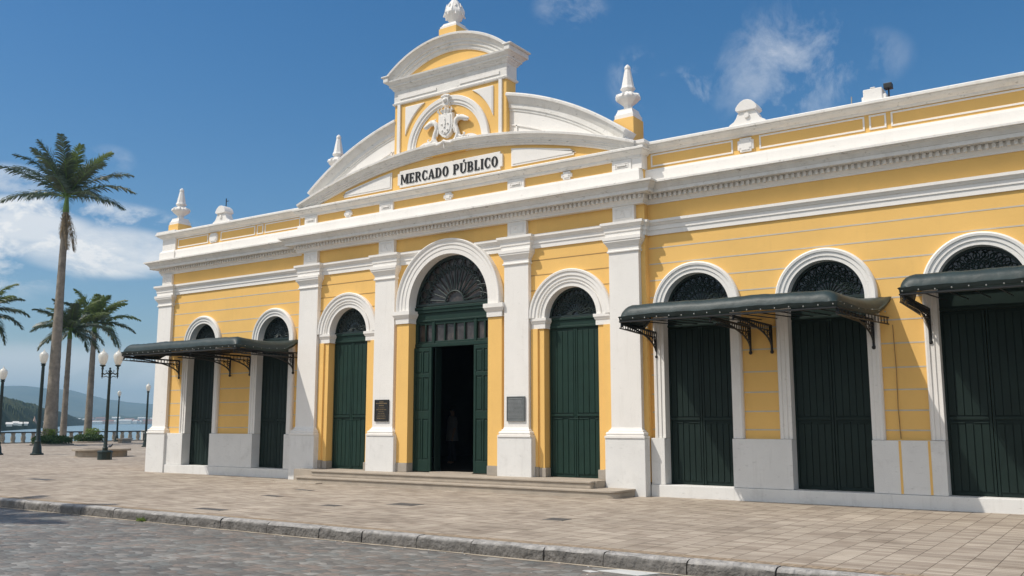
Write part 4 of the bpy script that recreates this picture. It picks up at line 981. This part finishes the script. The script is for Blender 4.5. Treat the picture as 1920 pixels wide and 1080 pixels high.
for s_ in (-1, 1): tr.tube([(s_*.08, 0, .95), (s_*.10, -.005, .5), (s_*.11, .02, .09)], [.125, .095, .08], 12)
tr.build('trousers', 'trouser', pe, smooth=True)
MB().ball((0, .015, 1.72), .108, 12, 1.05, .95, 1.1).build('hair', 'hair', pe, smooth=True)
for s_ in (-1, 1):
    for k in range(5): pass
hd = MB()
for s_ in (-1, 1):
    for k, (dx, L_) in enumerate(((-.024, .07), (-.008, .08), (.008, .078), (.024, .065))): hd.tube([(s_*.26+dx*.2, -.07+dx, .79), (s_*.26+dx*.2, -.08+dx, .79-L_*.5), (s_*.26, -.07+dx, .79-L_)], [.009, .008, .006], 6)
    hd.tube([(s_*.25, -.10, .82), (s_*.235, -.12, .78), (s_*.235, -.115, .75)], [.011, .009, .007], 6)
hd.build('fingers', 'skin', pe, smooth=True)

# ================================================================== GROUND, ROAD, SEA, HILLS
# sea wall line (plan): from near left to the far right behind the hall
WA = Vector((-55.0, -3.0)); WB = Vector((-64.5, 46.0)); wd = (WB-WA).normalized(); wn = Vector((wd.y, -wd.x))   # wn points to the land
if wn.x < 0: wn = -wn
P0 = WA-wd*160; P1 = WB+wd*220
KY = -8.42                                    # kerb line
# plaza sheet north of the kerb, one sheet of ground below everything
s = MB(); s.slab([(P0.x+(KY-P0.y)/wd.y*wd.x, KY), (300, KY), (300, 260), (P1.x, P1.y)], -1.9, 0.0)
structure(s.build('plaza', 'plaza'))
s = MB(); s.slab([(P0.x, P0.y), (300, -170), (300, KY-.2), (P0.x+(KY-.2-P0.y)/wd.y*wd.x, KY-.2)], -1.9, -.17); structure(s.build('road', 'road'))
# kerb: rough worn blocks, slightly uneven
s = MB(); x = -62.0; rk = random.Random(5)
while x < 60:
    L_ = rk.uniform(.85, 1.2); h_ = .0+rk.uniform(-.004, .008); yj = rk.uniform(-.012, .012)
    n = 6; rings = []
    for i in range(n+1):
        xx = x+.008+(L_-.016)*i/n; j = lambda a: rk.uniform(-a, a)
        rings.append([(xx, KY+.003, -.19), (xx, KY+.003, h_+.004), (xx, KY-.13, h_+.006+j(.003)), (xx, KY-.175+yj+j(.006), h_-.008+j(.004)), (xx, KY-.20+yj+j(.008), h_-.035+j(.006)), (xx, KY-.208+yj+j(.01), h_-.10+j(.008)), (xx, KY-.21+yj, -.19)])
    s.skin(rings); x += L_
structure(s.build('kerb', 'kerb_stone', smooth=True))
# band of small bricks behind the kerb and the sandy gutter line
mat('brick_band', (.33, .255, .18), .9, .35, 9, .4, 30); mat('gutter_dust', (.42, .36, .28), .95, .2, 5)
s = MB(); x = -30; rk = random.Random(9)
while x < 24:
    s.add([(x, KY+.01, .004), (x+.085, KY+.01, .004), (x+.11, KY+.22, .004), (x+.025, KY+.22, .004)], [(0, 1, 2, 3)]); x += .095
structure(s.build('brick_edging', 'brick_band'))
s = MB(); x = -30.0
pts = []
while x < 16: pts.append((x, .035+rk.uniform(0, .05))); x += .15
s.add([(x, KY-.20, -.165) for x, _ in pts]+[(x, KY-.215-d, -.165) for x, d in pts], [(i, i+1, len(pts)+i+1, len(pts)+i) for i in range(len(pts)-1)])
structure(s.build('gutter_line', 'gutter_dust'))
s = MB(); s.slab([(9.40, -8.92), (9.58, -8.68), (10.12, -8.68), (9.98, -8.98)], -.1695, -.164); s.slab([(9.25, -9.02), (9.33, -8.96), (9.46, -8.99), (9.40, -9.08)], -.1695, -.164); structure(s.build('road_marking', 'road_paint'))
# sea
s = MB(); s.add([(-7400, -7400, -1.6), (7400, -7400, -1.6), (7400, 7400, -1.6), (-7400, 7400, -1.6)], [(0, 1, 2, 3)]); structure(s.build('sea', 'sea'))

def interp(pts, a):
    pts = sorted(pts)
    if a <= pts[0][0]: return pts[0][1]
    for (a0, v0), (a1, v1) in zip(pts, pts[1:]):
        if a <= a1: return v0+(v1-v0)*(a-a0)/(a1-a0)
    return pts[-1][1]
from mathutils import noise as nz
def hill(name, m, a0, a1, na, prof, dn, dr, db, rough, fs, nr=26):
    vs = []; fs_ = []
    for j in range(nr):
        t_ = j/(nr-1)
        for i in range(na):
            az = a0+(a1-a0)*i/(na-1); n_, r_, b_ = interp(dn, az), interp(dr, az), db
            d = n_+(r_-n_)*t_/.7 if t_ < .7 else r_+(b_)*(t_-.7)/.3
            H = max(0, interp(prof, az)*r_)
            env = math.sin(math.pi/2*min(1, t_/.7))**.8 if t_ < .7 else math.cos(math.pi/2*(t_-.7)/.3)
            x = CAM.x+d*math.cos(R(az)); y = CAM.y+d*math.sin(R(az))
            q = nz.fractal(Vector((x*fs, y*fs, 0)), 1, 2, 6)
            z = -2.2+(H+3.8)*env+(2.6*abs(nz.noise(Vector((x*.16, y*.16, 7))))*min(1, env*2) if rough < 3 else 0)+rough*q*env+ (abs(nz.noise(Vector((x*fs*9, y*fs*9, 3))))*rough*(1.5 if rough < 10 else .35)*min(1, env*3))
            vs.append((x, y, z))
    for j in range(nr-1):
        for i in range(na-1): fs_.append((j*na+i, j*na+i+1, (j+1)*na+i+1, (j+1)*na+i))
    o = MB().add(vs, fs_).build(name, m, smooth=True, fixn=True); return structure(o)
hill('headland', 'forest_near', 148.9, 175, 420, [(175, .05), (165, .04), (158, .032), (153.3, .0224), (152.8, .0205), (152, .0165), (151.2, .0125), (150.4, .0085), (149.6, .0035), (149, .0)],
     [(175, 330), (160, 360), (153.3, 400), (151.5, 560), (150.3, 900), (149, 1300)], [(175, 640), (153.3, 760), (151.5, 900), (149, 1400)], 600, 2.4, .006, 44)
hill('far_shore', 'forest_near', 120, 150.8, 300, [(150.8, .004), (150, .005), (149, .0045), (147.5, .006), (146.5, .0055), (145, .0065), (140, .006), (120, .004)],
     [(120, 2500), (151, 2500)], [(120, 3000), (151, 3000)], 600, 5, .004, 14)
hill('mountains', 'forest_far', 118, 180, 420, [(180, .026), (165, .030), (156, .034), (153.3, .0335), (152.4, .0335), (151, .0308), (150.3, .0300), (149.9, .0293), (148.8, .0245), (148.0, .0205), (146.9, .0170), (145.6, .0145), (143, .012), (138, .010), (118, .006)],
     [(118, 3700), (180, 3700)], [(118, 5200), (180, 5200)], 1500, 26, .0009, 40)

# houses across the water
mat('roof_red', (.35, .14, .08), .8, .2, .5); mat('roof_pale', (.70, .68, .64), .8, .1, .5); mat('window_dark', (.03, .035, .04), .4, .1, 1)
def house(x, y, z, w_, d_, h_, rz, wm, rm, label, grp, pitch=.28, win=True):
    e = empty('house', (x, y, z), rz); tag(e, label, 'house', grp)
    MB().box(-w_/2, w_/2, -d_/2, d_/2, 0, h_).build('wall', wm, e)
    k = h_*pitch+.6; s = MB(); s.skin([[(-w_/2-.3, -d_/2-.3, h_), (-w_/2-.3, 0, h_+k), (-w_/2-.3, d_/2+.3, h_)], [(w_/2+.3, -d_/2-.3, h_), (w_/2+.3, 0, h_+k), (w_/2+.3, d_/2+.3, h_)]]); s.build('roof', rm, e)
    if not win: return e
    s = MB(); n = max(2, int(w_/3.2))
    for i in range(n):
        q = -w_/2+w_*(i+.5)/n; s.box(q-.5, q+.5, -d_/2-.05, -d_/2-.01, h_*.45, h_*.45+1.3)
    s.build('window', 'window_dark', e)
    return e
def polar(az, d): return CAM.x+d*math.cos(R(az)), CAM.y+d*math.sin(R(az))
rh = random.Random(21)
for i in range(30):
    az = 145.4+4.9*((i*.618) % 1)+rh.uniform(-.03, .03); d = 2440+rh.uniform(0, 60) if i % 3 else 2640
    x, y = polar(az, d); pale = i % 4 != 1
    house(x, y, -.6 if d < 2550 else 6.5, rh.uniform(14, 30), 10, rh.uniform(4, 8), R(az+90)+rh.uniform(-.3, .3)+math.pi, 'wall_pale' if pale else 'wall_pink', 'roof_red' if i % 2 else 'roof_pale',
          'distant %s house with %s roof in the waterfront town across the bay' % ('pale' if pale else 'pinkish', 'red' if i % 2 else 'light'), 'houses of the far town across the bay')
for i, (az, d, w_, h_, z) in enumerate(((152.75, 425, 7, 2.6, 1.0), (152.45, 440, 6, 2.6, 1.4), (152.25, 450, 5, 2.4, 1.2), (151.95, 500, 5, 2.6, 1.2), (151.35, 620, 8, 3, 1.5), (151.0, 700, 10, 3, 1.8), (150.7, 800, 14, 3.4, 2.4), (150.55, 860, 9, 3.4, 2.0), (149.9, 1090, 10, 4, 1.4))):
    x, y = polar(az, d); house(x, y, z-.8, w_*.30, 2.4, h_*.34, R(az+90)+math.pi, 'wall_pale', 'roof_pale' if i != 4 else 'roof_red', ['leftmost white house at the water foot of the wooded headland', 'second white house from the left below the wooded headland', 'third white house from the left below the wooded headland', 'white house just left of the pale pointed tower', 'small white house with red roof right of the pale pointed tower', 'white house left of the tallest palm trunk, below the headland', 'wide white building right of the tallest palm trunk at the headland foot', 'white house between the two palm trunks at the headland foot', 'last white house at the low tip of the headland'][i], 'white houses at the foot of the headland', .25, False)
x, y = polar(151.55, 600); tw = empty('church_tower', (x, y, -1)); tag(tw, 'pale beige pointed tower rising at the foot of the wooded headland', 'tower')
s = MB(); s.box(-.8, .8, -.8, .8, 0, 3.4); s.build('tower_wall', 'wall_pink', tw); s = MB(); s.lathe([(.9, 3.4), (.95, 3.7), (.5, 4.8), (.06, 6.4)], n=4, rot=math.pi/4); s.build('spire', 'wall_pink', tw)

# ------------------------------------------------------------------ sea balustrade
ba = empty('balustrade', (WA.x, WA.y, 0)); tag(ba, 'long stone balustrade with dark handrail along the edge of the sea', 'balustrade')
def at(t_, off=.25): p = WA+wd*t_+wn*off; return p.x-WA.x, p.y-WA.y
a = at(-25); b = at(75); dirv = wd; nrm = wn
def obox(mb, t0, t1, o0, o1, z0, z1):
    p = [at(t0, o0), at(t1, o0), at(t1, o1), at(t0, o1)]; mb.slab(p, z0, z1)
s = MB(); obox(s, -25, 75, .12, .42, .80, .90); s.build('handrail', 'rail_dark', ba)
s = MB(); obox(s, -25, 75, .10, .44, 0, .07); s.build('kerb_stone', 'baluster_stone', ba)
proto = None; t_ = -24.0; k = 0
while t_ < 74 and k < 96:
    x, y = at(t_, .27)
    if k % 12 == 6:
        s = MB(); obox(s, t_-.28, t_+.28, .0, .55, .0, .94); s.build('pier', 'wall_pale', ba); 
    elif 0 < t_ < 66:
        if proto is None:
            q = MB(); q.lathe([(.17, .07), (.17, .14), (.13, .17), (.18, .30), (.19, .42), (.16, .56), (.12, .66), (.16, .70), (.17, .799)], n=10); proto = q.build('baluster', 'baluster_stone', ba); proto.location = (x, y, 0)
        else:
            c_ = proto.copy(); col.objects.link(c_); c_.parent = ba; c_.location = (x, y, 0)
    k += 1; t_ += .92

# ------------------------------------------------------------------ street lamps
def lamp_globe(s_glass, s_iron, x, y, z, k=1):
    s_iron.lathe([(.045*k, z-.20*k), (.07*k, z-.16*k), (.05*k, z-.12*k), (.06*k, z-.06*k), (.14*k, z-.01*k), (.15*k, z+.02*k), (.10*k, z+.03*k)], x, y, 12)
    s_glass.lathe([(.10*k, z+.03*k), (.15*k, z+.10*k), (.20*k, z+.24*k), (.235*k, z+.42*k), (.235*k, z+.52*k), (.20*k, z+.60*k), (.14*k, z+.66*k), (.09*k, z+.70*k), (.06*k, z+.73*k)], x, y, 16)
    s_glass.lathe([(.05*k, z+.731*k), (.055*k, z+.76*k), (.02*k, z+.79*k), (.012*k, z+.88*k)], x, y, 8)
def pole_mb(H, k=1, b=.74):
    s = MB(); s.lathe([(.34*k*b, 0), (.34*k*b, .06*k), (.25*k*b, .08*k), (.23*k*b, .16*k), (.21*k*b, .32*k), (.155*k*b, .44*k), (.12*k, .50*k), (.125*k, .54*k), (.085*k, .60*k), (.078*k, H*.35), (.062*k, H*.8), (.055*k, H-.12), (.085*k, H-.10), (.085*k, H-.06), (.05*k, H-.03), (.045*k, H)], n=16)
    for i in range(8):
        a = i*math.pi/4; s.tube([(.078*k*math.cos(a), .078*k*math.sin(a), .8*k), (.055*k*math.cos(a), .055*k*math.sin(a), H-.15)], .008*k, 4)
    return s
def single_lamp(x, y, H, k, label, gk=.72):
    e = empty('street_lamp', (x, y, 0)); tag(e, label, 'street lamp', 'street lamps on the seafront square')
    pole_mb(H-.7*k*gk, k).build('pole', 'iron_green', e, smooth=True)
    g = MB(); i_ = MB(); lamp_globe(g, i_, 0, 0, H-.70*k*gk, k*gk); g.build('lamp_globe', 'lamp_glass', e, smooth=True); i_.build('lamp_holder', 'iron_green', e, smooth=True)
    return e
single_lamp(-31.44, 6.43, 5.22, 1.25, 'tall single street lamp left of the tallest palm, its white globe over a green post')
single_lamp(-40.86, 18.96, 4.2, .95, 'single street lamp nearest the left corner of the yellow building')
single_lamp(-58.6, 28.2, 4.35, .95, 'small single street lamp farthest away, beside the balustrade behind the double lamp')
single_lamp(-33.02, 5.25, 4.35, 1.15, 'single street lamp cut off by the left edge of the photo')
e = empty('street_lamp', (-22.94, 4.82, 0), R(-55+0)); tag(e, 'street lamp with two white globes on one green post beside the round bench', 'street lamp', 'street lamps on the seafront square')
p_ = pole_mb(3.95, .95); p_.build('pole', 'iron_green', e, smooth=True)
s = MB(); s.lathe([(.30, 0), (.30, .30), (.33, .31), (.33, .36), (.26, .40)], n=10); s.build('base', 'iron_green', e)
rl = R(34.4+55)
arms = MB(); g = MB(); i_ = MB()
for s_ in (-1, 1):
    ux, uy = math.cos(rl)*s_, math.sin(rl)*s_
    P_ = lambda a, z: (ux*a, uy*a, z)
    arms.tube([P_(0, 3.72), P_(.12, 3.80), P_(.24, 3.74), P_(.34, 3.80), P_(.34, 3.95)], [.035, .03, .03, .035, .04], 8)
    arms.tube([P_(.34, 3.80), P_(.34, 3.55)], [.05, .012], 8); arms.tube([P_(.05, 3.60), P_(.16, 3.66), P_(.28, 3.62)], .018, 6); arms.ball(P_(.34, 3.66), .05, 8); arms.tube([P_(.1, 3.8), P_(.2, 3.9), P_(.13, 3.93)], .014, 5)
    g = MB(); i_ = MB(); lamp_globe(g, i_, ux*.34, uy*.34, 4.13, .88); g.build('lamp_globe', 'lamp_glass', e, smooth=True); i_.build('lamp_holder', 'iron_green', e, smooth=True)
arms.ball((0, 0, 4.0), .05, 8); arms.build('arm', 'iron_green', e, smooth=True)

# ------------------------------------------------------------------ palms
def frond(mb, o, az, el, L_, droop, rnd, nl=44, wid=1.0, hang=.5, mr=None):
    # curved midrib with two ranks of leaflets
    pts = []; p = Vector(o); th_ = el; n = 22; ds = L_/n
    hd = Vector((math.cos(az), math.sin(az), 0)); up = Vector((0, 0, 1))
    side = hd.cross(up).normalized(); tw_ = rnd.uniform(-.25, .25)
    for i in range(n+1):
        pts.append(p.copy()); d = hd*math.cos(th_)+up*math.sin(th_)+side*tw_*(i/n)*.3; p = p+d.normalized()*ds; th_ -= droop*(0.4+1.2*i/n)/n
    (mr or mb).tube(pts, [.045*(1-i/n)+.008 for i in range(n+1)], 4)
    for k in range(nl):
        t_ = .10+.90*k/(nl-1); f_ = t_*n; i = min(n-1, int(f_)); q = pts[i].lerp(pts[i+1], f_-i); tan = (pts[i+1]-pts[i]).normalized()
        nn = side.cross(tan).normalized()
        ll = wid*(math.sin(math.pi*min(1, .16+.80*t_))**.6)*rnd.uniform(.82, 1.1)
        for s_ in (-1, 1):
            if rnd.random() < .05: continue
            lift = rnd.uniform(-.25, .55)
            d0 = (side*s_*(.78)+tan*(.45+.4*t_)+nn*lift).normalized(); d1 = (d0+tan*.25+Vector((0, 0, -hang*rnd.uniform(.6, 1.3)))).normalized(); d2 = (d1+Vector((0, 0, -hang*1.2*rnd.uniform(.5, 1.3)))).normalized()
            w_ = .034+.018*rnd.random(); wv = (tan*.9+nn*.35).normalized()*w_
            a, b, c_, d_ = q, q+d0*ll*.35, q+d0*ll*.35+d1*ll*.35, q+d0*ll*.35+d1*ll*.35+d2*ll*.3
            mb.add([a-wv*.5, a+wv*.5, b-wv, b+wv, c_-wv*.8, c_+wv*.8, d_], [(0, 1, 3, 2), (2, 3, 5, 4), (4, 5, 6)])
def palm(x, y, H, lean, r0, r1, L_, seed, label, dead=True, nf=17, lo=-.25, dk=1.0, bright=(0, 1, 3, 4, 8)):
    rnd = random.Random(seed); e = empty('palm_tree', (x, y, 0)); tag(e, label, 'palm tree', 'palms on the seafront square')
    n = 46; pts = []; rr = []
    lx, ly = lean
    for i in range(n+1):
        t_ = i/n; pts.append((lx*t_**1.5, ly*t_**1.5, H*t_)); 
        base = r0*(1.35 if t_ < .02 else 1+.28*math.exp(-t_*14)); rr.append((base+(r1-r0)*t_)*(1+.03*(i % 2))+rnd.uniform(-.006, .006))
    MB().tube(pts, rr, 14).build('trunk', 'trunk', e, smooth=True)
    tx, ty = lx, ly
    cs = H*.06+.35
    MB().tube([(tx, ty, H-.02), (tx, ty, H+cs*.4), (tx+.02, ty, H+cs)], [r1*1.18, r1*.95, r1*.5], 12).build('crownshaft', 'crownshaft', e, smooth=True)
    g = MB(); br = MB(); rib = MB(); o = (tx, ty, H+cs*.85)
    for k in range(nf):
        az = k*2.39996+rnd.uniform(-.2, .2); u = (k+.5)/nf
        el = 1.35-(1.35-lo)*u**1.1+rnd.uniform(-.1, .1)
        ll = L_*(.82+.25*math.sin(math.pi*u))*rnd.uniform(.9, 1.08)
        tgt = br if k in bright else g  # brighter green copies paint lit highlights and yellow-green leaves into the crown
        frond(tgt, o, az, el, ll, (0.85+.35*u)*dk+rnd.uniform(-.2, .2), rnd, 74, L_*.17+.12, .42, rib)
    g.build('frond', 'frond_green', e, fixn=False); br.build('bright_frond', 'frond_bright', e, fixn=False); rib.build('midrib', 'crownshaft', e)
    if dead:
        d = MB(); frond(d, (tx, ty, H+.3), dead, -1.0, L_*.74, .4, rnd, 60, .75, .8); frond(d, (tx, ty, H+.2), dead+.7, -1.15, L_*.66, .4, rnd, 56, .7, .8); frond(d, (tx, ty, H+.1), dead-.9, -1.2, L_*.45, .4, rnd, 40, .4, .8); d.build('dead_frond', 'frond_dead', e, fixn=False)
        s = MB()
        for k in range(14): s.tube([(tx+r1*math.cos(k*2.4), ty+r1*math.sin(k*2.4), H-.3-.05*k), (tx+(r1+.15)*math.cos(k*2.4), ty+(r1+.15)*math.sin(k*2.4), H-.1-.05*k)], [.05, .02], 5)
        s.build('leaf_stub', 'frond_dead', e)
    return e
# screen-right on the ground is (.8255,.5644)
palm(-52.17, 18.64, 17.6, (.0, .0), .47, .20, 5.1, 4, 'tallest palm with a thick pale trunk, its crown high above the lamps', dead=-.3, nf=23, lo=.12, dk=.8)
palm(-54.75, 21.14, 8.2, (.0, .0), .25, .16, 3.3, 12, 'middle-sized palm standing right behind the thick trunk of the tallest palm', dead=False, nf=22, lo=-.35)
palm(-58.85, 25.64, 9.2, (.0, .0), .32, .19, 3.6, 23, 'palm nearest the yellow building, over a round bed of greenery', dead=False, nf=23, lo=-.35, bright=(0, 1, 2, 3, 5, 6, 8, 9, 11, 12, 14, 17))
palm(-53.75, 13.75, 8.6, (.0, .0), .30, .20, 3.4, 31, 'palm at the left edge of the photo with only its right fronds in view', dead=False, nf=22, lo=-.6)
palm(-9.0, -16.0, 8.4, (.2, .1), .27, .17, 3.4, 41, 'palm standing on the street side outside the left edge, casting shade on the road', dead=False, nf=16, lo=-.5)
# planted beds
def bed(x, y, r, h_, label, seed):
    rnd = random.Random(seed); e = empty('shrub_bed', (x, y, 0)); tag(e, label, 'shrub bed', 'planted beds at the palm feet')
    s = MB(); n = 22
    s.lathe([(r*1.08, 0), (r*1.1, .08), (r*1.0, .10)], n=20); s.build('stone_rim', 'bench_concrete', e)
    for nm, m, cnt, hh in (('low_hedge', 'leaf_low', 2600, h_), ('tall_shoot', 'leaf_bright', 420, h_*1.8)):
        s = MB(); clumps = [(rnd.uniform(-r*.6, r*.6), rnd.uniform(-r*.6, r*.6)) for _ in range(5)]
        for i in range(cnt):
            a = rnd.uniform(0, 6.28); rr = r*math.sqrt(rnd.random())*.98
            if nm == 'tall_shoot':
                cx, cy = rnd.choice(clumps); px, py = cx+rnd.gauss(0, .13), cy+rnd.gauss(0, .13); pz = rnd.uniform(h_*.7, hh)
            else:
                px, py = rr*math.cos(a), rr*math.sin(a); top_ = h_*(1-.25*(rr/r)**4)+.05*math.sin(a*7); pz = top_*rnd.random()**.5
            d = Vector((rnd.gauss(0, 1), rnd.gauss(0, 1), rnd.gauss(.5, .7))).normalized(); w_ = d.orthogonal().normalized()*rnd.uniform(.03, .055); L_ = rnd.uniform(.09, .18)
            p = Vector((px, py, pz)); s.add([p-w_*.4, p+d*L_*.5-w_, p+d*L_, p+d*L_*.5+w_], [(0, 1, 2, 3)])
        s.build(nm, m, e, fixn=False)
bed(-51.2, 18.3, 1.35, .62, 'round bed of clipped green shrubs around the foot of the tallest palm', 2)
bed(-57.4, 24.9, 1.15, .62, 'round bed of shrubs at the foot of the palm nearest the building', 3)
# round bench and flat bench
e = empty('round_bench', (-26.7, 7.0, 0)); tag(e, 'low round stone bench with a wide pale seat beside the double lamp', 'bench')
MB().lathe([(1.15, 0), (1.15, .27), (1.10, .28)], n=40).build('base', 'bench_concrete', e)
MB().lathe([(1.0, .281), (1.30, .281), (1.32, .30), (1.32, .37), (1.28, .39), (.85, .395), (.83, .36), (.2, .34)], n=40).build('seat', 'bench_concrete', e, smooth=True)
p1, p2 = Vector((-53.0, 24.6)), Vector((-54.9, 27.3)); mid = (p1+p2)/2
e = empty('stone_bench', (mid.x, mid.y, 0), math.atan2(p2.y-p1.y, p2.x-p1.x)); tag(e, 'long low stone bench near the balustrade behind the double lamp', 'bench')
MB().box(-1.1, 1.1, -.25, .25, .24, .36).build('seat', 'bench_concrete', e, bevel=.02); s = MB(); s.box(-.95, .95, -.17, .17, 0, .239); s.build('base', 'bench_concrete', e)
e = empty('litter_bin', (-57.0, 30.0, 0)); tag(e, 'small dark litter bin in front of the balustrade near the far lamp', 'litter bin')
MB().lathe([(.26, .05), (.30, .10), (.30, .68), (.27, .70), (.27, .6), (.02, .6)], n=14).build('body', 'bin_metal', e); MB().lathe([(.05, 0), (.12, .02), (.05, .06)], n=10).build('foot', 'bin_metal', e)
# pigeon
e = empty('pigeon', (-38.5, 14.9, 0), R(20)); tag(e, 'small dark pigeon walking on the paving behind the round bench', 'pigeon')
s = MB(); s.tube([(-.20, 0, .11), (-.12, 0, .13), (0, 0, .16), (.09, 0, .19), (.13, 0, .25), (.15, 0, .30), (.175, 0, .305), (.21, 0, .295)], [.012, .035, .075, .06, .035, .033, .022, .004], 10)
s.tube([(.0, .03, .10), (.0, .03, 0.0)], .006, 4); s.tube([(.0, -.03, .10), (.02, -.03, 0.0)], .006, 4); s.build('body', 'feather', e, smooth=True)
# covers set into the paving
covers = [(.43, -7.62, .75, .22, 'dark iron cover in the paving nearest the kerb, left of the steps'), (2.76, -4.79, .62, .42, 'largest dark cover in the paving in front of the main doorway'),
          (1.71, -5.79, .40, .25, 'small dark cover between the kerb and the steps, left of the largest one'), (-1.09, -4.81, .50, .24, 'dark cover in the paving in front of the left pavilion door'),
          (-11.25, -4.47, 1.1, .30, 'dark cover at the far left of the paving, in front of the building corner'), (-1.85, -3.16, .5, .2, 'thin dark cover just in front of the left end of the steps'),
          (6.74, -5.52, .38, .34, 'square iron cover with pale rim in front of the right end of the steps')]
for x, y, a, b, lb in covers:
    e = empty('drain_cover', (x, y, 0)); tag(e, lb, 'drain cover', 'covers set into the plaza paving')
    MB().box(-a/2, a/2, -b/2, b/2, -.02, .006).build('lid', 'cover_iron', e); s = MB()
    for q in ((-a/2-.03, a/2+.03, -b/2-.03, -b/2-.001), (-a/2-.03, a/2+.03, b/2+.001, b/2+.03)): s.box(q[0], q[1], q[2], q[3], -.02, .004)
    s.build('rim', 'stone_grey', e)
# weed at the kerb foot
rnd = random.Random(8); s = MB()
for i in range(46):
    a = rnd.uniform(0, 6.28); L_ = rnd.uniform(.05, .12); p = Vector((-.16+rnd.gauss(0, .05), KY-.24+rnd.gauss(0, .02), -.165)); d = Vector((math.cos(a)*.7, math.sin(a)*.7, rnd.uniform(.4, 1))).normalized(); w_ = d.orthogonal().normalized()*.012
    s.add([p-w_*.3, p+d*L_*.5-w_, p+d*L_, p+d*L_*.5+w_], [(0, 1, 2, 3)])
tag(s.build('weed', 'leaf_bright', fixn=False), 'small green weed growing at the foot of the kerb on the road side', 'weed')
# pale litter flecks in the gutter
rnd = random.Random(18); s = MB()
for i in range(60):
    x = rnd.uniform(-6, 12); y = KY-.23-abs(rnd.gauss(0, .12)) if i % 3 else rnd.uniform(-10.5, -8.7); r_ = rnd.uniform(.008, .022); s.add([(x-r_, y, -.163), (x, y-r_*.6, -.160), (x+r_, y, -.163), (x, y+r_*.6, -.158)], [(0, 1, 2, 3)])
tag(s.build('gutter_debris', 'road_paint', fixn=False), 'pale crumbs and leaf bits lying along the gutter', 'debris', kind='stuff')

# ------------------------------------------------------------------ haze
HAZE = 2.4e-4
if HAZE:
    m = bpy.data.materials.new('haze_air'); m.use_nodes = True; nt = m.node_tree; nt.nodes.clear()
    out = nt.nodes.new('ShaderNodeOutputMaterial'); v = nt.nodes.new('ShaderNodeVolumePrincipled'); v.inputs['Color'].default_value = (.50, .78, 1, 1); v.inputs['Density'].default_value = HAZE; v.inputs['Anisotropy'].default_value = 0.0
    nt.links.new(v.outputs[0], out.inputs['Volume']); M['haze'] = m
    s = MB(); s.box(-7500, 7500, -7500, 7500, -3.6, 290); h_ = s.build('haze', 'haze'); h_['kind'] = 'stuff'; h_['label'] = 'thin bluish air haze over the bay and square'; h_['category'] = 'haze'
